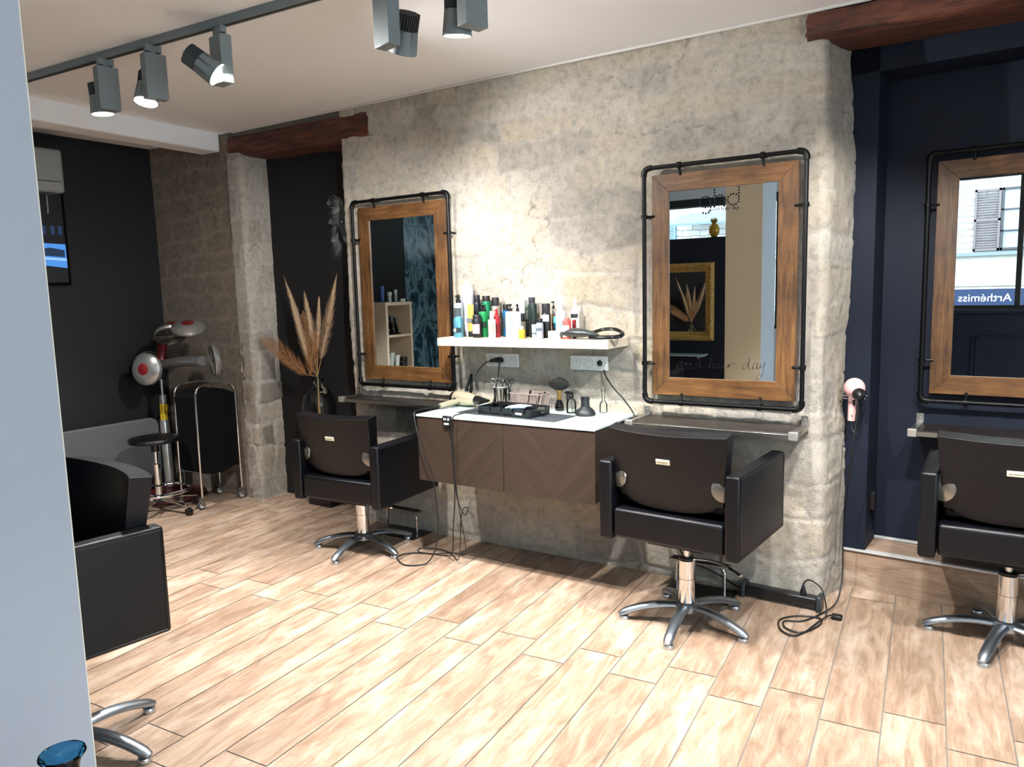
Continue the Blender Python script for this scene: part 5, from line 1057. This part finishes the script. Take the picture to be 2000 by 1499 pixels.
for k in range(7): mb.box(.012, .022, -.0262, -.022, .612 + .015 * k, .616 + .015 * k)
mb.build('label_print', INK, o)
def head(p, nrm, face, label=None):
    # a round lamp: domed silver back with a red centre, reflector in front
    nrm = Vector(nrm).normalized(); T = axis_mtx(p, nrm); mb = MB(); mb.lathe([(.112, -.006), (.118, .004), (.114, .022), (.09, .040), (.05, .050), (.0005, .052)], 32, T, cap=False); h = mb.build('lamp_head', SIL, cp)
    mb = MB(); mb.lathe([(.044, .0497), (.040, .0525), (.0005, .0545)], 24, T, cap=False); mb.build('red_cap', RED, h)
    mb = MB(); mb.lathe([(.112, -.008), (.10, .006), (.07, .016), (.03, .018), (.0005, .012)], 28, T, cap=False); mb.build('reflector', M('reflector_metal', '#7d7b70', .25, .9), h)
    mb = MB()
    for r_ in (.03, .05, .07, .09, .105): mb.tube([T @ Vector((r_ * math.cos(R(a)), r_ * math.sin(R(a)), -.010)) for a in range(0, 360, 20)], .0014, 5, closed=True)
    for a in range(0, 180, 30): mb.tube([T @ Vector((.11 * math.cos(R(a)), .11 * math.sin(R(a)), -.010)), T @ Vector((-.11 * math.cos(R(a)), -.11 * math.sin(R(a)), -.010))], .0012, 5)
    mb.build('guard_grille', STEEL, h); return h
hp = lambda px, pz, y: (px - cx_, y - cy_, pz)
head(hp(-4.885, 1.285, 3.31), (.30, -.25, .95), 0); head(hp(-5.15, 1.235, 3.34), (-.55, .25, .80), 0); head(hp(-5.17, 1.0, 3.15), (.35, -.93, .12), 0)
head(hp(-4.70, 1.055, 3.36), (.42, .90, .05), 0); head(hp(-5.50, .99, 3.36), (-.97, .1, .1), 0)
mb = MB(); mb.tube(smoothpath([(-.03, .02, .93), (-.06, .05, 1.05), (-.04, .06, 1.15), (.02, .06, 1.24), (.10, .04, 1.30), (.22, .02, 1.31)], 5), .034, 14, flat=.024); mb.build('red_arm', RED, cp)
mb = MB(); mb.tube(smoothpath([(-.26, .04, 1.0), (-.08, .02, 1.0), (.05, .02, 1.02), (.25, .02, 1.045), (.48, .03, 1.055)], 5), .045, 14, flat=.036); mb.build('cross_arm', SIL, cp)
mb = MB(); mb.lathe([(.05, .90), (.055, .93), (.05, .99)], 20, Matrix.Translation((-.04, .01, 0))); mb.build('arm_joint', BLACKPL, cp)

wb = thing('wash_bench', 'grey speckled bench back standing along the black wall', 'bench', (-5.33, 2.55, 0))
V = []; poly = [(-.72, .18), (.70, .18), (.735, .22), (.735, .565), (.715, .605), (.68, .62), (-.72, .62)]
mb = MB(); n_ = len(poly); V = [(-.02, y, z) for y, z in poly] + [(.025, y, z) for y, z in poly]; mb.add(V, [tuple(range(n_)), tuple(range(n_, 2 * n_))[::-1]] + [(i, (i + 1) % n_, n_ + (i + 1) % n_, n_ + i) for i in range(n_)]); mb.build('back_panel', M('grey_speckled_vinyl', '#494b4e', .7, bump=.25, bscale=260, var=.12, vscale=300), wb, bevel=.008)
mb = MB(); mb.box(-.24, -.02, -.7, .68, .12, .38); mb.build('seat', LEATHER, wb, bevel=.02)
for y in (-.6, .6): mb = MB(); mb.box(-.2, .0, y - .03, y + .03, 0, .18); mb.build('leg', BLACKPL, wb, bevel=.004)

ac = thing('air_conditioner', 'pale grey air conditioning unit high on the black wall', 'air conditioner', (-5.617, 2.46, 2.24))
mb = MB(); mb.box(0, .21, -.40, .355, 0, .29); mb.build('housing', M('grey_ac_casing', '#8e908c', .5), ac, bevel=.02, seg=3); mb = MB(); mb.box(.16, .214, -.37, .33, .070, .0745); mb.build('seam_line', M('track_slot'), ac); mb = MB(); mb.box(.04, .2, -.34, .30, -.004, .0); mb.build('louvre', M('ac_louvre', '#5b5d5a', .5), ac)
mb = MB(); mb.tube([(.06, .30, 0), (.05, .305, -.10), (.04, .30, -.16)], .004, 6); mb.build('cable', cm('#9a9a94', .5), ac)
tv = thing('wall_screen', 'wall screen showing a blue car picture, mostly behind the white wall end', 'screen', (-5.615, 2.25, 1.94))
mb = MB(); mb.box(0, .045, -.54, .63, -.32, .33); mb.build('bezel', M('gloss_black'), tv, bevel=.004)
def emi(n, c, s): return M(n, '#000000', .5, emit=c, estr=s)
mb = MB(); mb.box(.045, .0465, -.52, .61, -.30, .31); mb.build('display', emi('screen_dark', '#05070f', .6), tv, smooth=0)
def sp_(poly, m, nm, x=.0468): b = MB(); V = [(x, y, z) for y, z in poly] + [(x + .0004, y, z) for y, z in poly]; n_ = len(poly); b.add(V, [tuple(range(n_))[::-1], tuple(range(n_, 2 * n_))] + [(i, (i + 1) % n_, n_ + (i + 1) % n_, n_ + i) for i in range(n_)]); b.build(nm, m, tv, smooth=0)
sp_([(.30, -.17), (.52, -.19), (.61, -.20), (.61, -.035), (.45, -.03), (.36, -.02)], emi('screen_blue', '#4a90e0', .9), 'picture_patch'); sp_([(.44, -.115), (.60, -.125), (.60, -.075), (.50, -.06), (.45, -.07)], emi('screen_navy', '#14304f', .8), 'picture_patch', .0475); sp_([(.42, -.14), (.61, -.15), (.61, -.135), (.42, -.125)], emi('screen_pale', '#9cc8f4', .9), 'picture_patch', .0475)
for y in (.46, .52, .57): sp_([(y, .03), (y + .025, .03), (y + .025, .09), (y, .09)], emi('screen_mid', '#1f3f66', .6), 'picture_patch', .0475)

# ------------------------------------------------------------------ pieces seen in the mirrors
gm = thing('gold_mirror', 'gold ornate framed mirror on the navy partition, seen only in the lettered mirror', 'mirror', (-2.72, -.35, 1.335))
GOLDF = wood_mat('gilded_ornament', ['#3d2a12', '#8c6a2e', '#b8954d', '#d6bd7c'], (14, 14, 14), .38, 6, 1.0)
hw, hh = .34, .39; prof = [(0, 0), (0, .03), (.02, .042), (.045, .038), (.06, .02), (.075, .024), (.088, .012), (.092, 0)]
mb = MB(); V = []; F = []; cs = [(-1, -1), (1, -1), (1, 1), (-1, 1)]
for sx2, sz2 in cs:
    for dd, yy in prof: V.append((sx2 * (hw - dd), yy, sz2 * (hh - dd)))
n_ = len(prof)
for i in range(4):
    j = (i + 1) % 4
    for k in range(n_ - 1): F.append((i * n_ + k, j * n_ + k, j * n_ + k + 1, i * n_ + k + 1))
mb.add(V, F); mb.build('frame', GOLDF, gm, smooth=20)
mb = MB()
for i in range(4):
    a = Vector((cs[i][0] * (hw - .03), .04, cs[i][1] * (hh - .03))); b = Vector((cs[(i + 1) % 4][0] * (hw - .03), .04, cs[(i + 1) % 4][1] * (hh - .03))); L = (b - a).length; n2_ = int(L / .03)
    for k in range(n2_ + 1): p = a.lerp(b, k / n2_); mb.ell(p, .011, .008, .011, 8, 5)
mb.build('carved_ornament', GOLDF, gm)
mb = MB(); mb.box(-hw + .088, hw - .088, .001, .008, -hh + .088, hh - .088); mb.build('mirror_glass', MIRROR, gm, smooth=0)
# gold pineapple
pn = thing('gold_pineapple', 'gold pineapple ornament on top of the navy partition, seen in the lettered mirror', 'ornament', (-2.40, -.39, 1.9702)); GP = M('gold_paint', '#b08d3a', .3, .85)
mb = MB(); mb.ell((0, 0, .068), .047, .047, .068, 28, 18); mb.build('fruit', GP, pn)
mb = MB()
for r_ in range(8):
    zf = -0.85 + 1.7 * r_ / 7; rad = .047 * math.sqrt(max(0, 1 - zf * zf)); zz = .068 + .068 * zf
    for k in range(14): a = 2 * math.pi * (k + .5 * (r_ % 2)) / 14; mb.ell((rad * math.cos(a), rad * math.sin(a), zz), .008, .008, .008, 6, 4)
mb.build('scales', GP, pn)
mb = MB()
for ring, (n2_, l, sp2) in enumerate(((9, .045, .8), (7, .06, .45), (5, .075, .15))):
    for k in range(n2_):
        a = 2 * math.pi * (k + .4 * ring) / n2_; c, s_ = math.cos(a), math.sin(a); p = Vector((.008 * c, .008 * s_, .133)); q = p + Vector((c * sp2 * l, s_ * sp2 * l, l * .95)); m2_ = p.lerp(q, .5) + Vector((c * .004, s_ * .004, 0)); mb.tube([p, m2_, q], [.008, .009, .001], 6, flat=[.003, .003, .0008])
mb.build('leaf_crown', GP, pn)
# glass shelf seen under the gold mirror
gs = thing('glass_shelf', 'pale glass shelf under the gold mirror on the navy partition', 'shelf', (-2.72, -.35, .80)); mb = MB(); mb.box(-.45, .28, 0, .22, 0, .012); mb.build('board', M('frosted_glass_shelf', '#9fb9bb', .15), gs, bevel=.002)
for s in (-.42, .25): mb = MB(); mb.box(s - .01, s + .01, 0, .23, -.02, .0); mb.build('bracket', STEEL, gs, bevel=.002)
# pale shelf unit against the black wall
su = thing('shelf_unit', 'pale open cube shelf unit reflected in the mirror by the dried grass', 'shelf unit', (-5.61, 1.085, 0)); w2, d2, H2 = .205, .35, 1.41; th = .032
mb = MB(); mb.box(0, d2, -w2, -w2 + th, 0, H2); mb.box(0, d2, w2 - th, w2, 0, H2); mb.box(0, .008, -w2, w2, 0, H2); mb.box(0, d2 + .004, -w2 - .002, w2 + .002, H2 - th, H2); mb.build('carcass', PALEWOOD, su, bevel=.001)
for z in (.02, .36, .71, 1.06): mb = MB(); mb.box(.008, d2 - .002, -w2 + th, w2 - th, z - .012, z + .012); mb.build('shelf_board', PALEWOOD, su, bevel=.001)
def simp(name, cat, label, x, y, z, prof, col, group, tilt=0, rough=.4, met=0):
    t = thing(name, label, cat, (x, y, z), 0, group); mb = MB(); mb.lathe(prof[0], 18, Matrix.Rotation(R(tilt), 4, 'X')); mb.build('body', cm(col[0], rough, met), t)
    if len(prof) > 1: mb = MB(); mb.lathe(prof[1], 18, Matrix.Rotation(R(tilt), 4, 'X')); mb.build('cap', cm(col[1], .4), t)
G_ = 'products on top of the pale shelf unit'
simp('cream_tube', 'tube', 'blue tube on top of the reflected shelf unit', -5.40, 1.18, H2 + .0005, [[(.016, 0), (.022, .03), (.026, .17)], [(.018, .0), (.018, .0005)]], ['#2c4f86', '#0c0c10'], G_)
simp('product_bottle', 'bottle', 'white bottle with a wide cap on top of the reflected shelf unit', -5.36, 1.11, H2 + .0005, [[(.018, 0), (.019, .07)], [(.024, .0705), (.024, .105)]], ['#b4c2bd', '#cfd8d4'], G_)
simp('product_bottle', 'bottle', 'slim tall white bottle on top of the reflected shelf unit', -5.36, 1.015, H2 + .0005, [[(.016, 0), (.018, .09)], [(.0175, .0905), (.0175, .13)]], ['#93a7a2', '#c9d3d0'], G_)
simp('cream_jar', 'jar', 'low white jar on top of the reflected shelf unit', -5.33, .94, H2 + .0005, [[(.030, 0), (.030, .018)], [(.031, .0185), (.031, .032)]], ['#cdd4d2', '#dfe4e2'], G_)
for k, (yy, hh_) in enumerate(((1.15, .17), (1.09, .20), (1.02, .18))):
    t = thing('hair_clipper', ['black clipper nearest the wall side in the top cube of the reflected shelf', 'black clipper with a blue light in the top cube of the reflected shelf', 'black clipper with a badge standing in the reflected shelf, top cube'][k], 'clipper', (-5.36, yy, 1.0725), 0, 'clippers in the reflected shelf unit')
    mb = MB(); mb.tube([(0, 0, .01), (0, .01, hh_ * .5), (0, .025, hh_)], [.02, .022, .016], 12); mb.box(-.03, .03, -.028, .028, 0, .015); mb.build('body', M('gloss_black'), t); mb = MB(); mb.lathe([(.006, 0), (.006, .002)], 10, axis_mtx((.022, .01, hh_ * (.3 + .2 * (k == 2))), (1, 0, 0))); mb.build('badge', cm('#8e9fd8' if k == 1 else '#b9bdc0', .4), t)
simp('cream_tube', 'tube', 'pale tube leaning in the middle cube of the reflected shelf', -5.35, 1.14, .7225, [[(.02, 0), (.03, .16)]], ['#aebdb9'], G_, 8); simp('cream_tube', 'tube', 'whitest tube in the middle cube of the reflected shelf', -5.33, 1.07, .7225, [[(.018, 0), (.028, .13)]], ['#cfd9d6'], G_, 4)
simp('cream_jar', 'jar', 'black tub with a white line in the middle cube of the reflected shelf', -5.34, .965, .7225, [[(.044, 0), (.044, .045)], [(.046, .055), (.046, .10)]], ['#111214', '#0d0e10'], G_)

# ------------------------------------------------------------------ blue glass vase on a small table in front of the white wall end
ct = thing('pedestal_table', 'small round pedestal table under the blue glass vase, below the picture edge', 'table', (-1.113, .497, 0)); mb = MB(); mb.lathe([(.09, .605), (.092, .61), (.092, .62), (.09, .625)], 32); mb.build('table_top', WHITEPL, ct)
mb = MB(); mb.lathe([(.08, 0), (.08, .012), (.018, .03), (.015, .605)], 24); mb.build('pedestal', WHITEPL, ct)
bv = thing('blue_vase', 'small blue glass vase with a flared rim in front of the white wall end', 'vase', (-1.113, .497, .6255)); mb = MB(); mb.lathe([(.032, .001), (.042, .006), (.045, .05), (.034, .12), (.0215, .175), (.0205, .20), (.024, .214), (.0305, .222), (.0315, .2245), (.0305, .227), (.022, .219), (.0175, .20), (.0185, .175), (.031, .12), (.041, .05), (.038, .012), (.0005, .010)], 40, cap=False); mb.build('vase_glass', BLUEGL, bv)
